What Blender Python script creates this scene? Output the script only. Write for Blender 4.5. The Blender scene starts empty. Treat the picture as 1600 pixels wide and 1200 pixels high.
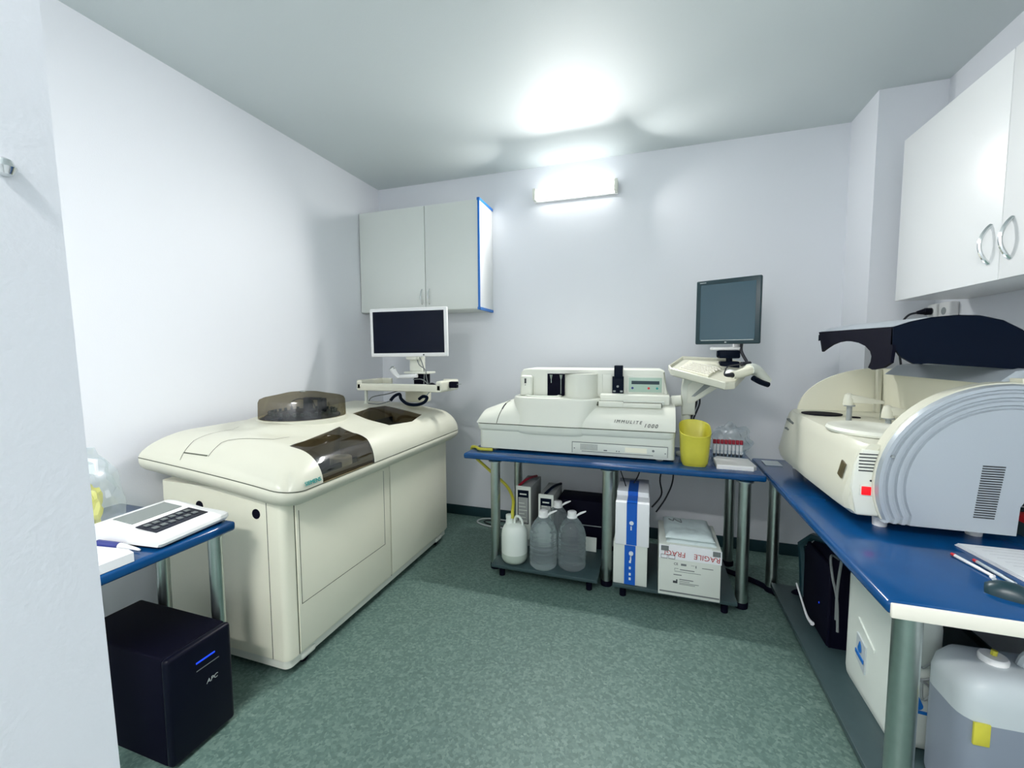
import bpy, bmesh, math, random
from mathutils import Vector, Matrix, noise
random.seed(7)
S = bpy.context.scene
C = S.collection
PI = math.pi

# ------------------------------------------------------------------ camera, world, exposure
CH = 1.55
R_ = Vector((0.9502, 0.3117, -0.0035)); U_ = Vector((-0.0191, 0.0696, 0.9974)); F_ = Vector((-0.3112, 0.9476, -0.0721))
cam_d = bpy.data.cameras.new('camera'); cam = bpy.data.objects.new('camera', cam_d); C.objects.link(cam)
cam_d.sensor_width = 36; cam_d.lens = 665.09 / 1600 * 36; cam_d.clip_start = 0.02
m = Matrix((( R_.x, U_.x, -F_.x, 0), (R_.y, U_.y, -F_.y, 0), (R_.z, U_.z, -F_.z, CH), (0, 0, 0, 1)))
cam.matrix_world = m
S.camera = cam
S.view_settings.view_transform = 'Standard'; S.view_settings.look = 'None'
S.view_settings.gamma = 1; S.view_settings.exposure = 0.0
S.view_settings.use_curve_mapping = False
w = bpy.data.worlds.new('world'); S.world = w; w.use_nodes = True
w.node_tree.nodes['Background'].inputs[0].default_value = (0.80, 0.90, 1.0, 1)
w.node_tree.nodes['Background'].inputs[1].default_value = 0.62
LAMP_POWER = 9.0      # glow of the diffuser itself
LAMP_AREA = 40.0      # light it throws into the room
REAR_FILL = 100.0      # added fill lamp, unseen behind the camera

# ------------------------------------------------------------------ materials
def mat(name, col, rough=0.5, metal=0.0, bump=0.0, bscale=60, vary=0.0, vscale=4, **kw):
    m = bpy.data.materials.new(name); m.use_nodes = True
    nt = m.node_tree; b = nt.nodes['Principled BSDF']
    b.inputs['Base Color'].default_value = (*col, 1); b.inputs['Roughness'].default_value = rough
    b.inputs['Metallic'].default_value = metal
    for k, v in kw.items(): b.inputs[k].default_value = v
    tc = nt.nodes.new('ShaderNodeTexCoord')
    if vary:
        n = nt.nodes.new('ShaderNodeTexNoise'); n.inputs['Scale'].default_value = vscale
        r = nt.nodes.new('ShaderNodeMix'); r.data_type = 'RGBA'
        r.inputs[6].default_value = (*[c * (1 - vary) for c in col], 1); r.inputs[7].default_value = (*[min(1, c * (1 + vary)) for c in col], 1)
        nt.links.new(tc.outputs['Object'], n.inputs['Vector']); nt.links.new(n.outputs['Fac'], r.inputs[0]); nt.links.new(r.outputs[2], b.inputs['Base Color'])
    if bump:
        n = nt.nodes.new('ShaderNodeTexNoise'); n.inputs['Scale'].default_value = bscale
        bp = nt.nodes.new('ShaderNodeBump'); bp.inputs['Strength'].default_value = bump; bp.inputs['Distance'].default_value = 0.01
        nt.links.new(tc.outputs['Object'], n.inputs['Vector']); nt.links.new(n.outputs['Fac'], bp.inputs['Height']); nt.links.new(bp.outputs[0], b.inputs['Normal'])
    return m
M = {}
M['wall'] = mat('wall_paint', (0.80, 0.825, 0.865), 0.55, bump=0.05, bscale=180)
M['ceiling'] = mat('ceiling_paint', (0.655, 0.715, 0.72), 0.6, bump=0.04, bscale=150)
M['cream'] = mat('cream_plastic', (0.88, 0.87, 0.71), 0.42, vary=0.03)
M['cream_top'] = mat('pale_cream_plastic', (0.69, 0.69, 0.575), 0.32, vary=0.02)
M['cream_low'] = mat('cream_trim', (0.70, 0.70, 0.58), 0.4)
M['offwhite'] = mat('offwhite_plastic', (0.78, 0.80, 0.71), 0.38, vary=0.02)
M['offwhite_low'] = mat('grey_white_plastic', (0.70, 0.74, 0.67), 0.42, vary=0.02)
M['white'] = mat('white_plastic', (0.85, 0.86, 0.85), 0.35)
M['cabinet'] = mat('white_laminate', (0.72, 0.76, 0.72), 0.35, vary=0.02, vscale=2)
M['cabwhite'] = mat('white_and_lamplit_laminate', (0.84, 0.86, 0.86), 0.3)  # also carries the lamp-lit tone of the corner cabinet's side
M['blueedge'] = mat('blue_edge_band', (0.01, 0.16, 0.55), 0.35)
M['blue'] = mat('blue_laminate', (0.002, 0.062, 0.205), 0.16, vary=0.12, vscale=9)
M['whiteedge'] = mat('cream_edge_band', (0.82, 0.80, 0.70), 0.4)
M['seam'] = mat('dark_seam', (0.10, 0.11, 0.08), 0.8)
M['black'] = mat('black_plastic', (0.0015, 0.002, 0.010), 0.4, **{'Specular IOR Level': 0.2})
M['matteblack'] = mat('matte_black', (0.0012, 0.0014, 0.009), 0.7, **{'Specular IOR Level': 0.12})
M['navy'] = mat('dark_navy_plastic', (0.001, 0.005, 0.016), 0.5, **{'Specular IOR Level': 0.1})
M['chrome'] = mat('brushed_steel', (0.50, 0.56, 0.53), 0.28, 1.0, vary=0.1, vscale=30)
M['chrome2'] = mat('polished_chrome', (0.75, 0.77, 0.77), 0.12, 1.0)
M['smoke'] = mat('smoke_inside', (0.16, 0.14, 0.09), 0.5)
M['skirt'] = mat('teal_skirting', (0.010, 0.040, 0.050), 0.45)
M['shelf'] = mat('dark_green_shelf', (0.035, 0.065, 0.07), 0.4, vary=0.15, vscale=20)
M['screen'] = mat('dark_screen', (0.001, 0.004, 0.016), 0.15, **{'Specular IOR Level': 0.12})
M['screen_grey'] = mat('grey_blue_screen', (0.030, 0.085, 0.115), 0.18)
M['lgbezel'] = mat('dark_teal_bezel', (0.008, 0.035, 0.045), 0.35)
M['yellow'] = mat('yellow_plastic', (0.62, 0.58, 0.06), 0.4, vary=0.12, vscale=14)
M['yellow_tube'] = mat('yellow_tube', (0.55, 0.52, 0.05), 0.4)
M['red'] = mat('red_plastic', (0.35, 0.01, 0.03), 0.4)
M['brightred'] = mat('bright_red', (0.75, 0.03, 0.04), 0.4)
M['tape'] = mat('blue_tape', (0.004, 0.10, 0.50), 0.3)
M['paper'] = mat('white_paper', (0.80, 0.82, 0.84), 0.7)
M['carton'] = mat('white_carton', (0.66, 0.70, 0.64), 0.65, vary=0.04, vscale=12)
M['grey'] = mat('grey_plastic', (0.30, 0.33, 0.33), 0.5)
M['silver'] = mat('silver_panel', (0.44, 0.49, 0.53), 0.32, 0.25, bump=0.03, bscale=90)
M['print'] = mat('dark_print', (0.03, 0.035, 0.04), 0.6)
M['greyprint'] = mat('grey_print', (0.16, 0.18, 0.18), 0.6)
M['redprint'] = mat('red_print', (0.45, 0.05, 0.05), 0.6)
M['teal_print'] = mat('teal_print', (0.02, 0.35, 0.33), 0.5)
M['whiteprint'] = mat('white_print', (0.7, 0.75, 0.8), 0.5)
M['greybox'] = mat('grey_carton', (0.34, 0.36, 0.35), 0.6)
M['cable'] = mat('black_cable', (0.01, 0.012, 0.02), 0.5)
M['greycable'] = mat('grey_cable', (0.45, 0.5, 0.5), 0.5)
M['bluegrip'] = mat('blue_grip', (0.03, 0.04, 0.22), 0.4)
M['hdpe'] = mat('milky_plastic', (0.76, 0.82, 0.76), 0.4, **{'Subsurface Weight': 0.15, 'Subsurface Radius': (0.03, 0.03, 0.03)})
M['hdpe_low'] = mat('milky_plastic_with_liquid', (0.50, 0.58, 0.50), 0.35)
M['can_grey'] = mat('cloudy_plastic', (0.52, 0.58, 0.60), 0.4, vary=0.05)
M['can_low'] = mat('cloudy_plastic_with_liquid', (0.24, 0.28, 0.34), 0.4, vary=0.08)

def emis(name, col, s):
    m = bpy.data.materials.new(name); m.use_nodes = True; b = m.node_tree.nodes['Principled BSDF']
    b.inputs['Base Color'].default_value = (*col, 1); b.inputs['Emission Color'].default_value = (*col, 1); b.inputs['Emission Strength'].default_value = s
    return m
M['lamp'] = emis('lamp_diffuser', (0.97, 0.975, 0.97), LAMP_POWER)
M['redlit'] = emis('lit_red_switch', (0.85, 0.0, 0.005), 0.9)
M['bluelit'] = emis('lit_blue_led', (0.01, 0.06, 0.8), 0.5)

def glass(name, col, rough=0.05, ior=1.45, thin=0.0, alpha_mix=0.0, milky=0.0):
    """clear or tinted plastic: glass mixed with a plain see-through so light gets in"""
    m = bpy.data.materials.new(name); m.use_nodes = True; nt = m.node_tree; nt.nodes.clear()
    o = nt.nodes.new('ShaderNodeOutputMaterial'); mx = nt.nodes.new('ShaderNodeMixShader'); mx.inputs[0].default_value = alpha_mix
    t = nt.nodes.new('ShaderNodeBsdfTransparent'); t.inputs[0].default_value = (*col, 1)
    if thin:
        g = nt.nodes.new('ShaderNodeBsdfGlossy'); g.inputs[0].default_value = (0.9, 0.9, 0.9, 1); g.inputs['Roughness'].default_value = rough
    else:
        g = nt.nodes.new('ShaderNodeBsdfGlass'); g.inputs[0].default_value = (*col, 1); g.inputs['Roughness'].default_value = rough; g.inputs['IOR'].default_value = ior
    nt.links.new(g.outputs[0], mx.inputs[1]); nt.links.new(t.outputs[0], mx.inputs[2])
    if milky:
        d = nt.nodes.new('ShaderNodeBsdfDiffuse'); d.inputs[0].default_value = (0.78, 0.86, 0.88, 1); tr = nt.nodes.new('ShaderNodeBsdfTranslucent'); tr.inputs[0].default_value = (0.78, 0.86, 0.88, 1)
        dm = nt.nodes.new('ShaderNodeMixShader'); nt.links.new(d.outputs[0], dm.inputs[1]); nt.links.new(tr.outputs[0], dm.inputs[2])
        m2 = nt.nodes.new('ShaderNodeMixShader'); m2.inputs[0].default_value = milky; nt.links.new(mx.outputs[0], m2.inputs[1]); nt.links.new(dm.outputs[0], m2.inputs[2]); nt.links.new(m2.outputs[0], o.inputs[0])
    else: nt.links.new(mx.outputs[0], o.inputs[0])
    return m
M['smoke_glass'] = glass('smoked_plastic', (0.58, 0.52, 0.40), 0.08, thin=1, alpha_mix=0.88)
M['dome_glass'] = glass('smoked_dome', (0.50, 0.46, 0.36), 0.12, thin=1, alpha_mix=0.92)
M['clear'] = glass('clear_plastic', (0.90, 0.95, 0.97), 0.1, thin=1, alpha_mix=0.86)
M['film'] = glass('plastic_film', (0.93, 0.96, 0.97), 0.3, thin=1, alpha_mix=0.88, milky=0.10)
M['water'] = glass('water_bottle', (0.95, 0.99, 1.0), 0.04, 1.33, alpha_mix=0.30, milky=0.17)

# floor: speckled sheet vinyl
def floor_mat():
    m = bpy.data.materials.new('speckled_vinyl'); m.use_nodes = True; nt = m.node_tree; b = nt.nodes['Principled BSDF']
    tc = nt.nodes.new('ShaderNodeTexCoord')
    v = nt.nodes.new('ShaderNodeTexVoronoi'); v.inputs['Scale'].default_value = 85
    n = nt.nodes.new('ShaderNodeTexNoise'); n.inputs['Scale'].default_value = 60; n.inputs['Detail'].default_value = 6
    r = nt.nodes.new('ShaderNodeValToRGB'); e = r.color_ramp.elements
    e[0].position = 0.0; e[0].color = (0.060, 0.112, 0.098, 1); e[1].position = 1.0; e[1].color = (0.36, 0.45, 0.38, 1)
    k = e.new(0.45); k.color = (0.098, 0.170, 0.148, 1); k = e.new(0.8); k.color = (0.155, 0.238, 0.205, 1)
    ad = nt.nodes.new('ShaderNodeMath'); ad.operation = 'MULTIPLY_ADD'; ad.inputs[1].default_value = 0.55; 
    sp = nt.nodes.new('ShaderNodeSeparateColor'); hf = nt.nodes.new('ShaderNodeMath'); hf.operation = 'MULTIPLY'; hf.inputs[1].default_value = 0.45
    nt.links.new(tc.outputs['Object'], v.inputs['Vector']); nt.links.new(tc.outputs['Object'], n.inputs['Vector'])
    nt.links.new(v.outputs['Color'], sp.inputs[0]); nt.links.new(n.outputs['Fac'], hf.inputs[0])
    nt.links.new(sp.outputs[0], ad.inputs[0]); nt.links.new(hf.outputs[0], ad.inputs[2]); nt.links.new(ad.outputs[0], r.inputs[0])
    nt.links.new(r.outputs[0], b.inputs['Base Color']); b.inputs['Roughness'].default_value = 0.55
    return m
M['floor'] = floor_mat()

# ------------------------------------------------------------------ mesh helpers
def BM(): return bmesh.new()
def setmi(bm, faces, mi):
    for f in faces: f.material_index = mi
def box(bm, lo, hi, bev=0.0, seg=2, mi=0, rot=None):
    n0 = len(bm.faces)
    r = bmesh.ops.create_cube(bm, size=1)
    vs = r['verts']
    for v in vs:
        v.co = Vector([(lo[i] + hi[i]) / 2 + v.co[i] * (hi[i] - lo[i]) for i in range(3)])
    fs = set(f for v in vs for f in v.link_faces)
    if bev:
        es = list(set(e for v in vs for e in v.link_edges))
        rr = bmesh.ops.bevel(bm, geom=es, offset=bev, segments=seg, affect='EDGES', profile=0.5)
        allv = set(vs) | set(rr['verts'])
        allv = [v for v in allv if v.is_valid]
        fs = set(f for v in allv for f in v.link_faces); vs = list(set(v for f in fs for v in f.verts))
    setmi(bm, fs, mi)
    if rot is not None:
        c = Vector([(lo[i] + hi[i]) / 2 for i in range(3)]) if rot[1] is None else Vector(rot[1])
        for v in vs: v.co = c + rot[0] @ (v.co - c)
    return vs
def ring(bm, pts): return [bm.verts.new(p) for p in pts]
def loft(bm, rings, closed=True, cap0=True, cap1=True, mi=0):
    rs = [ring(bm, r) for r in rings]; n = len(rs[0]); fs = []
    for a, b in zip(rs, rs[1:]):
        for i in range(n if closed else n - 1):
            j = (i + 1) % n
            fs.append(bm.faces.new((a[i], a[j], b[j], b[i])))
    if cap0: fs.append(bm.faces.new(rs[0][::-1]))
    if cap1: fs.append(bm.faces.new(rs[-1]))
    setmi(bm, fs, mi)
    return rs
def lathe(bm, prof, c, seg=32, mi=0, cap0=True, cap1=True, sx=1, sy=1, fn=None):
    rings = []
    for r, z in prof:
        rings.append([Vector((c[0] + sx * r * math.cos(2 * PI * i / seg), c[1] + sy * r * math.sin(2 * PI * i / seg), c[2] + z)) for i in range(seg)])
    return loft(bm, rings, True, cap0, cap1, mi)
def cyl(bm, p0, p1, r, r2=None, seg=20, mi=0):
    p0 = Vector(p0); p1 = Vector(p1); d = (p1 - p0).normalized()
    a = d.orthogonal().normalized(); b = d.cross(a); r2 = r if r2 is None else r2
    return loft(bm, [[p + (a * math.cos(2 * PI * i / seg) + b * math.sin(2 * PI * i / seg)) * rr for i in range(seg)] for p, rr in ((p0, r), (p1, r2))], mi=mi)
def smooth_pts(pts, n=8):
    P = [Vector(p) for p in pts]; out = []
    for i in range(len(P) - 1):
        p0 = P[max(i - 1, 0)]; p1 = P[i]; p2 = P[i + 1]; p3 = P[min(i + 2, len(P) - 1)]
        for k in range(n):
            t = k / n
            out.append(0.5 * ((2 * p1) + (-p0 + p2) * t + (2 * p0 - 5 * p1 + 4 * p2 - p3) * t * t + (-p0 + 3 * p1 - 3 * p2 + p3) * t ** 3))
    return out + [P[-1]]
def tube(bm, pts, r, seg=8, n=8, mi=0, closed=False):
    P = smooth_pts(pts, n) if n > 1 else [Vector(p) for p in pts]
    rings = []; up = None
    for i, p in enumerate(P):
        d = (P[min(i + 1, len(P) - 1)] - P[max(i - 1, 0)])
        if d.length < 1e-9: d = Vector((0, 0, 1))
        d.normalize()
        if up is None: up = d.orthogonal().normalized()
        up = (up - d * up.dot(d)); up = up.normalized() if up.length > 1e-6 else d.orthogonal().normalized()
        b = d.cross(up)
        rr = r(i / (len(P) - 1)) if callable(r) else r
        rings.append([p + (up * math.cos(2 * PI * k / seg) + b * math.sin(2 * PI * k / seg)) * rr for k in range(seg)])
    return loft(bm, rings, mi=mi)
def prism(bm, poly, ax, a0, a1, mi=0, bev=0.0, seg=2):
    """poly: 2-D points in the plane normal to axis ax; x->(y,z), y->(x,z), z->(x,y)"""
    def P(p, a):
        return {'x': Vector((a, p[0], p[1])), 'y': Vector((p[0], a, p[1])), 'z': Vector((p[0], p[1], a))}[ax]
    rs = loft(bm, [[P(p, a0) for p in poly], [P(p, a1) for p in poly]], mi=mi)
    if bev:
        vs = set(rs[0] + rs[1]); es = [e for v in vs for e in v.link_edges]
        es = [e for e in set(es) if (e.verts[0] in rs[0]) == (e.verts[1] in rs[0])]
        bmesh.ops.bevel(bm, geom=es, offset=bev, segments=seg, affect='EDGES', profile=0.5)
def rrect(x0, y0, x1, y1, r, n=5):
    out = []
    for cx, cy, a in ((x1 - r, y1 - r, 0), (x0 + r, y1 - r, 90), (x0 + r, y0 + r, 180), (x1 - r, y0 + r, 270)):
        for k in range(n + 1):
            t = math.radians(a + 90 * k / n); out.append((cx + r * math.cos(t), cy + r * math.sin(t)))
    return out
def arc(cx, cy, r, a0, a1, n=12, ry=None):
    ry = r if ry is None else ry
    return [(cx + r * math.cos(math.radians(a0 + (a1 - a0) * k / n)), cy + ry * math.sin(math.radians(a0 + (a1 - a0) * k / n))) for k in range(n + 1)]

ORG = {}
def worldloc(o):
    return ORG.get(o.name, Vector((0, 0, 0)))
def obj(name, bm, mats, parent=None, base=None, sharp=35, label=None, merge=False):
    if merge: bmesh.ops.remove_doubles(bm, verts=bm.verts, dist=1e-5)
    bmesh.ops.recalc_face_normals(bm, faces=bm.faces)
    for f in bm.faces: f.smooth = True
    for e in bm.edges:
        e.smooth = not (len(e.link_faces) == 2 and e.calc_face_angle(0) > math.radians(sharp))
    if parent is None:
        if base is None:
            xs = [v.co for v in bm.verts]
            base = Vector(((min(c.x for c in xs) + max(c.x for c in xs)) / 2, (min(c.y for c in xs) + max(c.y for c in xs)) / 2, min(c.z for c in xs)))
        o0 = Vector(base)
    else: o0 = worldloc(parent)
    for v in bm.verts: v.co -= o0
    me = bpy.data.meshes.new(name); bm.to_mesh(me); bm.free()
    o = bpy.data.objects.new(name, me); C.objects.link(o)
    if not isinstance(mats, (list, tuple)): mats = [mats]
    for x in mats: me.materials.append(M[x] if isinstance(x, str) else x)
    if parent is None: o.location = o0
    else: o.parent = parent
    ORG[o.name] = o0.copy()
    if label: o['label'] = label
    return o
def thing(name, loc, label, cat, group=None):
    o = bpy.data.objects.new(name, None); C.objects.link(o); o.location = loc; o.empty_display_size = 0.1
    ORG[o.name] = Vector(loc); o['label'] = label; o['category'] = cat
    if group: o['group'] = group
    return o
def tag(o, label, cat, group=None, kind=None):
    o['label'] = label; o['category'] = cat
    if group: o['group'] = group
    if kind: o['kind'] = kind
    return o
def struct(name, bm, mats, label=None, **k):
    o = obj(name, bm, mats, **k); o['kind'] = 'structure'; o['category'] = name.split('_')[0]
    o['label'] = label or name.replace('_', ' ')
    return o
def boxes(name, items, m, parent):
    for a in items:
        bm = BM(); box(bm, a[0], a[1]); obj(name, bm, m, parent)
def copy_tree(o, parent=None):
    c = o.copy(); C.objects.link(c)
    if parent: c.parent = parent
    for ch in list(o.children): copy_tree(ch, c)
    return c
def text(name, s, size, origin, xdir, ydir, m, parent, extrude=0.0006, align='LEFT', shear=0.0, space=1.0):
    cu = bpy.data.curves.new('t', 'FONT'); cu.body = s; cu.size = size; cu.extrude = extrude; cu.align_x = align; cu.shear = shear; cu.space_character = space
    cu.resolution_u = 3
    o = bpy.data.objects.new('t', cu); C.objects.link(o)
    bpy.context.view_layer.update()
    me = bpy.data.meshes.new_from_object(o.evaluated_get(bpy.context.evaluated_depsgraph_get()))
    bpy.data.objects.remove(o); bpy.data.curves.remove(cu)
    X = Vector(xdir).normalized(); Y = Vector(ydir); Y = (Y - X * Y.dot(X)).normalized(); Z = X.cross(Y)
    org = Vector(origin) - (worldloc(parent) if parent else Vector((0, 0, 0)))
    for v in me.vertices: v.co = org + X * v.co.x + Y * v.co.y + Z * v.co.z
    me.materials.clear(); me.materials.append(M[m])
    ob = bpy.data.objects.new(name, me); C.objects.link(ob)
    if parent: ob.parent = parent; ORG[ob.name] = worldloc(parent)
    return ob

# ------------------------------------------------------------------ room
XL, XR, D, H = -2.568, 1.6225, 3.66, 3.14
XP, DP = 1.284, 3.275
Y0 = 0.30
bm = BM(); box(bm, (XL - 0.1, -1.5, -0.08), (XR + 0.1, D + 0.1, 0)); struct('floor', bm, 'floor', 'grey green speckled vinyl floor')
bm = BM(); box(bm, (XL - 0.1, -1.5, H), (XR + 0.1, D + 0.1, H + 0.08)); struct('ceiling', bm, 'ceiling', 'plain pale grey ceiling')
bm = BM(); box(bm, (XL - 0.1, -1.4, 0), (XL, D + 0.1, H)); struct('wall_left', bm, 'wall', 'plain white wall on the left behind the long analyzer')
bm = BM(); box(bm, (XL, D, 0), (XR, D + 0.1, H)); struct('wall_back', bm, 'wall', 'white far wall carrying the tube lamp')
bm = BM(); box(bm, (XR, -1.4, 0), (XR + 0.1, D + 0.1, H)); struct('wall_right', bm, 'wall', 'white wall on the right behind the wall cabinets')
bm = BM(); box(bm, (XP, DP, 0), (XR, D, H)); struct('wall_column', bm, 'wall', 'white boxed column in the far right corner')
# stub wall beside the camera, slightly out of plumb
bm = BM()
prism(bm, [(-1.05, 0.0), (-0.538, 0.0), (-0.680, H), (-1.05, H)], 'y', 0.04, Y0)
struct('wall_front', bm, 'wall', 'white stub wall close to the camera at the left edge')
bm = BM(); box(bm, (XL - 0.1, -1.5, 0), (XR + 0.1, -1.4, H)); struct('wall_rear', bm, 'wall', 'white wall behind the camera')
bm = BM(); box(bm, (XL, D - 0.012, 0), (XP, D, 0.092), 0.003); struct('baseboard_back', bm, 'skirt', 'dark teal vinyl skirting along the far wall')
bm = BM(); box(bm, (XL, -1.4, 0), (XL + 0.012, D - 0.012, 0.092), 0.003); struct('baseboard_left', bm, 'skirt', 'dark teal vinyl skirting along the left wall')
bm = BM(); box(bm, (XR - 0.012, -1.4, 0), (XR, DP, 0.092), 0.003); struct('baseboard_right', bm, 'skirt', 'dark teal vinyl skirting along the right wall')

# chrome fitting on stub wall
t = thing('door_bolt', (-0.624, 0.26, 1.72), 'small chrome round fitting on the white stub wall at the left edge', 'fitting')
XD = -0.6237
bm = BM(); cyl(bm, (XD - 0.004, 0.258, 1.736), (XD + 0.006, 0.258, 1.736), 0.012); obj('plate', bm, 'chrome2', t)
bm = BM(); lathe(bm, [(0.002, -0.009), (0.006, -0.007), (0.009, 0), (0.006, 0.007), (0.002, 0.009)], (XD + 0.010, 0.258, 1.736), 16); obj('knob', bm, 'chrome2', t)

# ------------------------------------------------------------------ lamp on the far wall
t = thing('wall_lamp', (-0.635, D, 2.84), 'lit white tube lamp mounted on the far wall under the ceiling', 'lamp')
bm = BM(); box(bm, (-0.985, D - 0.035, 2.835), (-0.285, D, 2.93), 0.006); obj('housing', bm, 'white', t)
bm = BM()
prism(bm, [(D - 0.030, 2.845), (D - 0.075, 2.852), (D - 0.095, 2.875), (D - 0.095, 2.905), (D - 0.07, 2.925), (D - 0.030, 2.928)], 'x', -0.955, -0.315, bev=0.004)
obj('diffuser', bm, 'lamp', t)
def lamp_light(name, loc, size, rot, power, spread, t):
    ld = bpy.data.lights.new(name, 'AREA'); ld.shape = 'RECTANGLE'; ld.size, ld.size_y = size; ld.energy = power; ld.color = (0.99, 0.975, 0.955); ld.spread = math.radians(spread)
    lo = bpy.data.objects.new(name, ld); C.objects.link(lo); lo.parent = t; lo.location = Vector(loc) - worldloc(t); lo.rotation_euler = rot
lamp_light('tube_light', (-0.635, D - 0.10, 2.885), (0.62, 0.07), (math.radians(-58), 0, 0), LAMP_AREA, 130, t)
lamp_light('tube_end_light', (-0.265, D - 0.13, 2.885), (0.06, 0.06), (math.radians(-72), 0, math.radians(50)), 4.5, 125, t)
lamp_light('tube_end_light', (-1.005, D - 0.13, 2.885), (0.06, 0.06), (math.radians(-72), 0, math.radians(-50)), 3.0, 125, t)
for x0, x1 in ((-0.985, -0.957), (-0.313, -0.285)):
    bm = BM(); box(bm, (x0, D - 0.10, 2.838), (x1, D - 0.002, 2.932), 0.008); obj('end_cap', bm, 'offwhite', t)

t = thing('rear_fill_lamp', (-0.75, -0.9, H), 'added fill lamp on the ceiling, unseen behind the camera', 'lamp')  # unseen lamp added to raise the fill light in the room
bm = BM(); box(bm, (-1.4, -0.98, H - 0.05), (-0.1, -0.82, H), 0.01); obj('housing', bm, 'white', t)
bm = BM(); box(bm, (-1.37, -0.965, H - 0.085), (-0.13, -0.835, H - 0.05), 0.012, 3); obj('diffuser', bm, 'lamp', t)
lamp_light('tube_light', (-0.75, -0.9, H - 0.09), (1.2, 0.12), (0, 0, 0), REAR_FILL, 180, t)

# ------------------------------------------------------------------ wall cabinets
def bow_handle(parent, p, L, out, r, along=Vector((0, 0, 1)), bulge=0.0, side=Vector((1, 0, 0))):
    bm = BM(); p = Vector(p); out = Vector(out)
    tube(bm, [p + along * L * (-0.5 + k / 12) + out * math.sin(PI * k / 12) ** 0.8 for k in range(13)], r, 8, 2)
    return obj('handle', bm, 'chrome2', parent)
YC = 3.345
t = thing('wall_cabinet', (-1.98, D, 1.93), 'pale two door wall cabinet with blue edged side, above the white monitor', 'cabinet')
bm = BM(); box(bm, (-2.56, YC + 0.02, 1.925), (-1.398, D - 0.001, 2.82), 0.002); obj('body', bm, 'cabinet', t)
for x0, x1, hx in ((-2.56, -1.893, -1.925), (-1.888, -1.398, -1.853)):
    bm = BM(); box(bm, (x0, YC, 1.927), (x1, YC + 0.018, 2.82), 0.002); d_ = obj('door', bm, 'cabinet', t)
    bow_handle(d_, (hx, YC, 2.045), 0.13, (0, -0.028, 0), 0.0055)
bm = BM(); box(bm, (-1.398, YC + 0.0, 1.925), (-1.380, D - 0.001, 2.83), 0.001); obj('side_panel', bm, 'cabwhite', t, label='side panel with lamp light put into its lighter colour')  # lamp light on this side is put into a colour lighter than the doors
bm = BM(); X0, X1 = -1.3985, -1.376
box(bm, (X0, YC - 0.004, 2.812), (X1, D - 0.001, 2.834)); box(bm, (X0, YC - 0.004, 1.918), (X1, D - 0.001, 1.94)); box(bm, (X0 + 0.006, YC - 0.006, 1.918), (X1, YC + 0.006, 2.834))
obj('edge_band', bm, 'blueedge', t, label='blue edge banding')

XC = 1.30
def right_cabinet(ya, yb, split, label, first):
    t = thing('wall_cabinet', (XR, (ya + yb) / 2, 1.835), label, 'cabinet', None)
    bm = BM(); box(bm, (XC + 0.02, ya, 1.835), (XR - 0.001, yb, 2.71), 0.002); obj('body', bm, 'cabwhite', t)
    for y0, y1, hy in ((split + 0.002, yb, split + 0.055), (ya, split - 0.002, split - 0.055)):
        bm = BM(); box(bm, (XC, y0, 1.835), (XC + 0.018, y1, 2.71), 0.002); d_ = obj('door', bm, 'cabwhite', t)
        bow_handle(d_, (XC, hy, 1.985), 0.155, (-0.034, 0, 0), 0.0075)
right_cabinet(1.47, 2.99, 2.235, 'white two door wall cabinet with chrome handles above the opened analyzer', True)

# sockets + plug below right cabinet
def socket(y, z, label, w=0.085):
    t = thing('wall_socket', (XR, y, z - w / 2), label, 'socket', None)
    bm = BM(); box(bm, (XR - 0.045, y - w / 2, z - w / 2), (XR, y + w / 2, z + w / 2), 0.008, 3); obj('faceplate', bm, 'white', t)
    bm = BM(); cyl(bm, (XR - 0.0465, y, z), (XR - 0.044, y, z), 0.021); obj('inset', bm, 'grey', t)
    return t
socket(3.215, 1.79, 'white wall socket with black plug in it, under the right cabinet')
socket(3.10, 1.782, 'square white empty wall socket right of the plugged one, under the right cabinet', 0.10)
t = thing('power_plug', (XR - 0.05, 3.16, 1.78), 'black power plug and cord in the wall socket under the right cabinet', 'plug')
bm = BM(); cyl(bm, (XR - 0.047, 3.215, 1.79), (XR - 0.075, 3.22, 1.79), 0.021, 0.021); cyl(bm, (XR - 0.075, 3.22, 1.79), (XR - 0.11, 3.225, 1.785), 0.018, 0.009); obj('plug_body', bm, 'black', t)
bm = BM(); tube(bm, [(XR - 0.105, 3.225, 1.785), (XR - 0.15, 3.225, 1.77), (XR - 0.185, 3.22, 1.71), (XR - 0.19, 3.22, 1.60), (XR - 0.17, 3.18, 1.30), (XR - 0.17, 3.18, 1.06)], 0.006); obj('cord', bm, 'cable', t)

# ------------------------------------------------------------------ blue tables
ZT, TT = 0.83, 0.04
def leg(t, x, y, r=0.034, z0=0.0, z1=ZT - TT, foot=True):
    bm = BM(); cyl(bm, (x, y, z0 + 0.03), (x, y, z1 - 0.012), r, seg=28); lathe(bm, [(r + 0.014, 0), (r + 0.014, 0.008), (r, 0.012)], (x, y, z1 - 0.012), 28)
    l = obj('leg', bm, 'chrome', t)
    bm = BM(); lathe(bm, [(r + 0.004, 0), (r + 0.005, 0.028), (r, 0.036)], (x, y, z0), 28); obj('foot', bm, 'matteblack', l, label='black plastic foot')
    return l
def slab(t, name, x0, y0, x1, y1, z0, z1, m, bev=0.014):
    bm = BM(); box(bm, (x0, y0, z0), (x1, y1, z1), bev, 3); return obj(name, bm, m, t)
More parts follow.
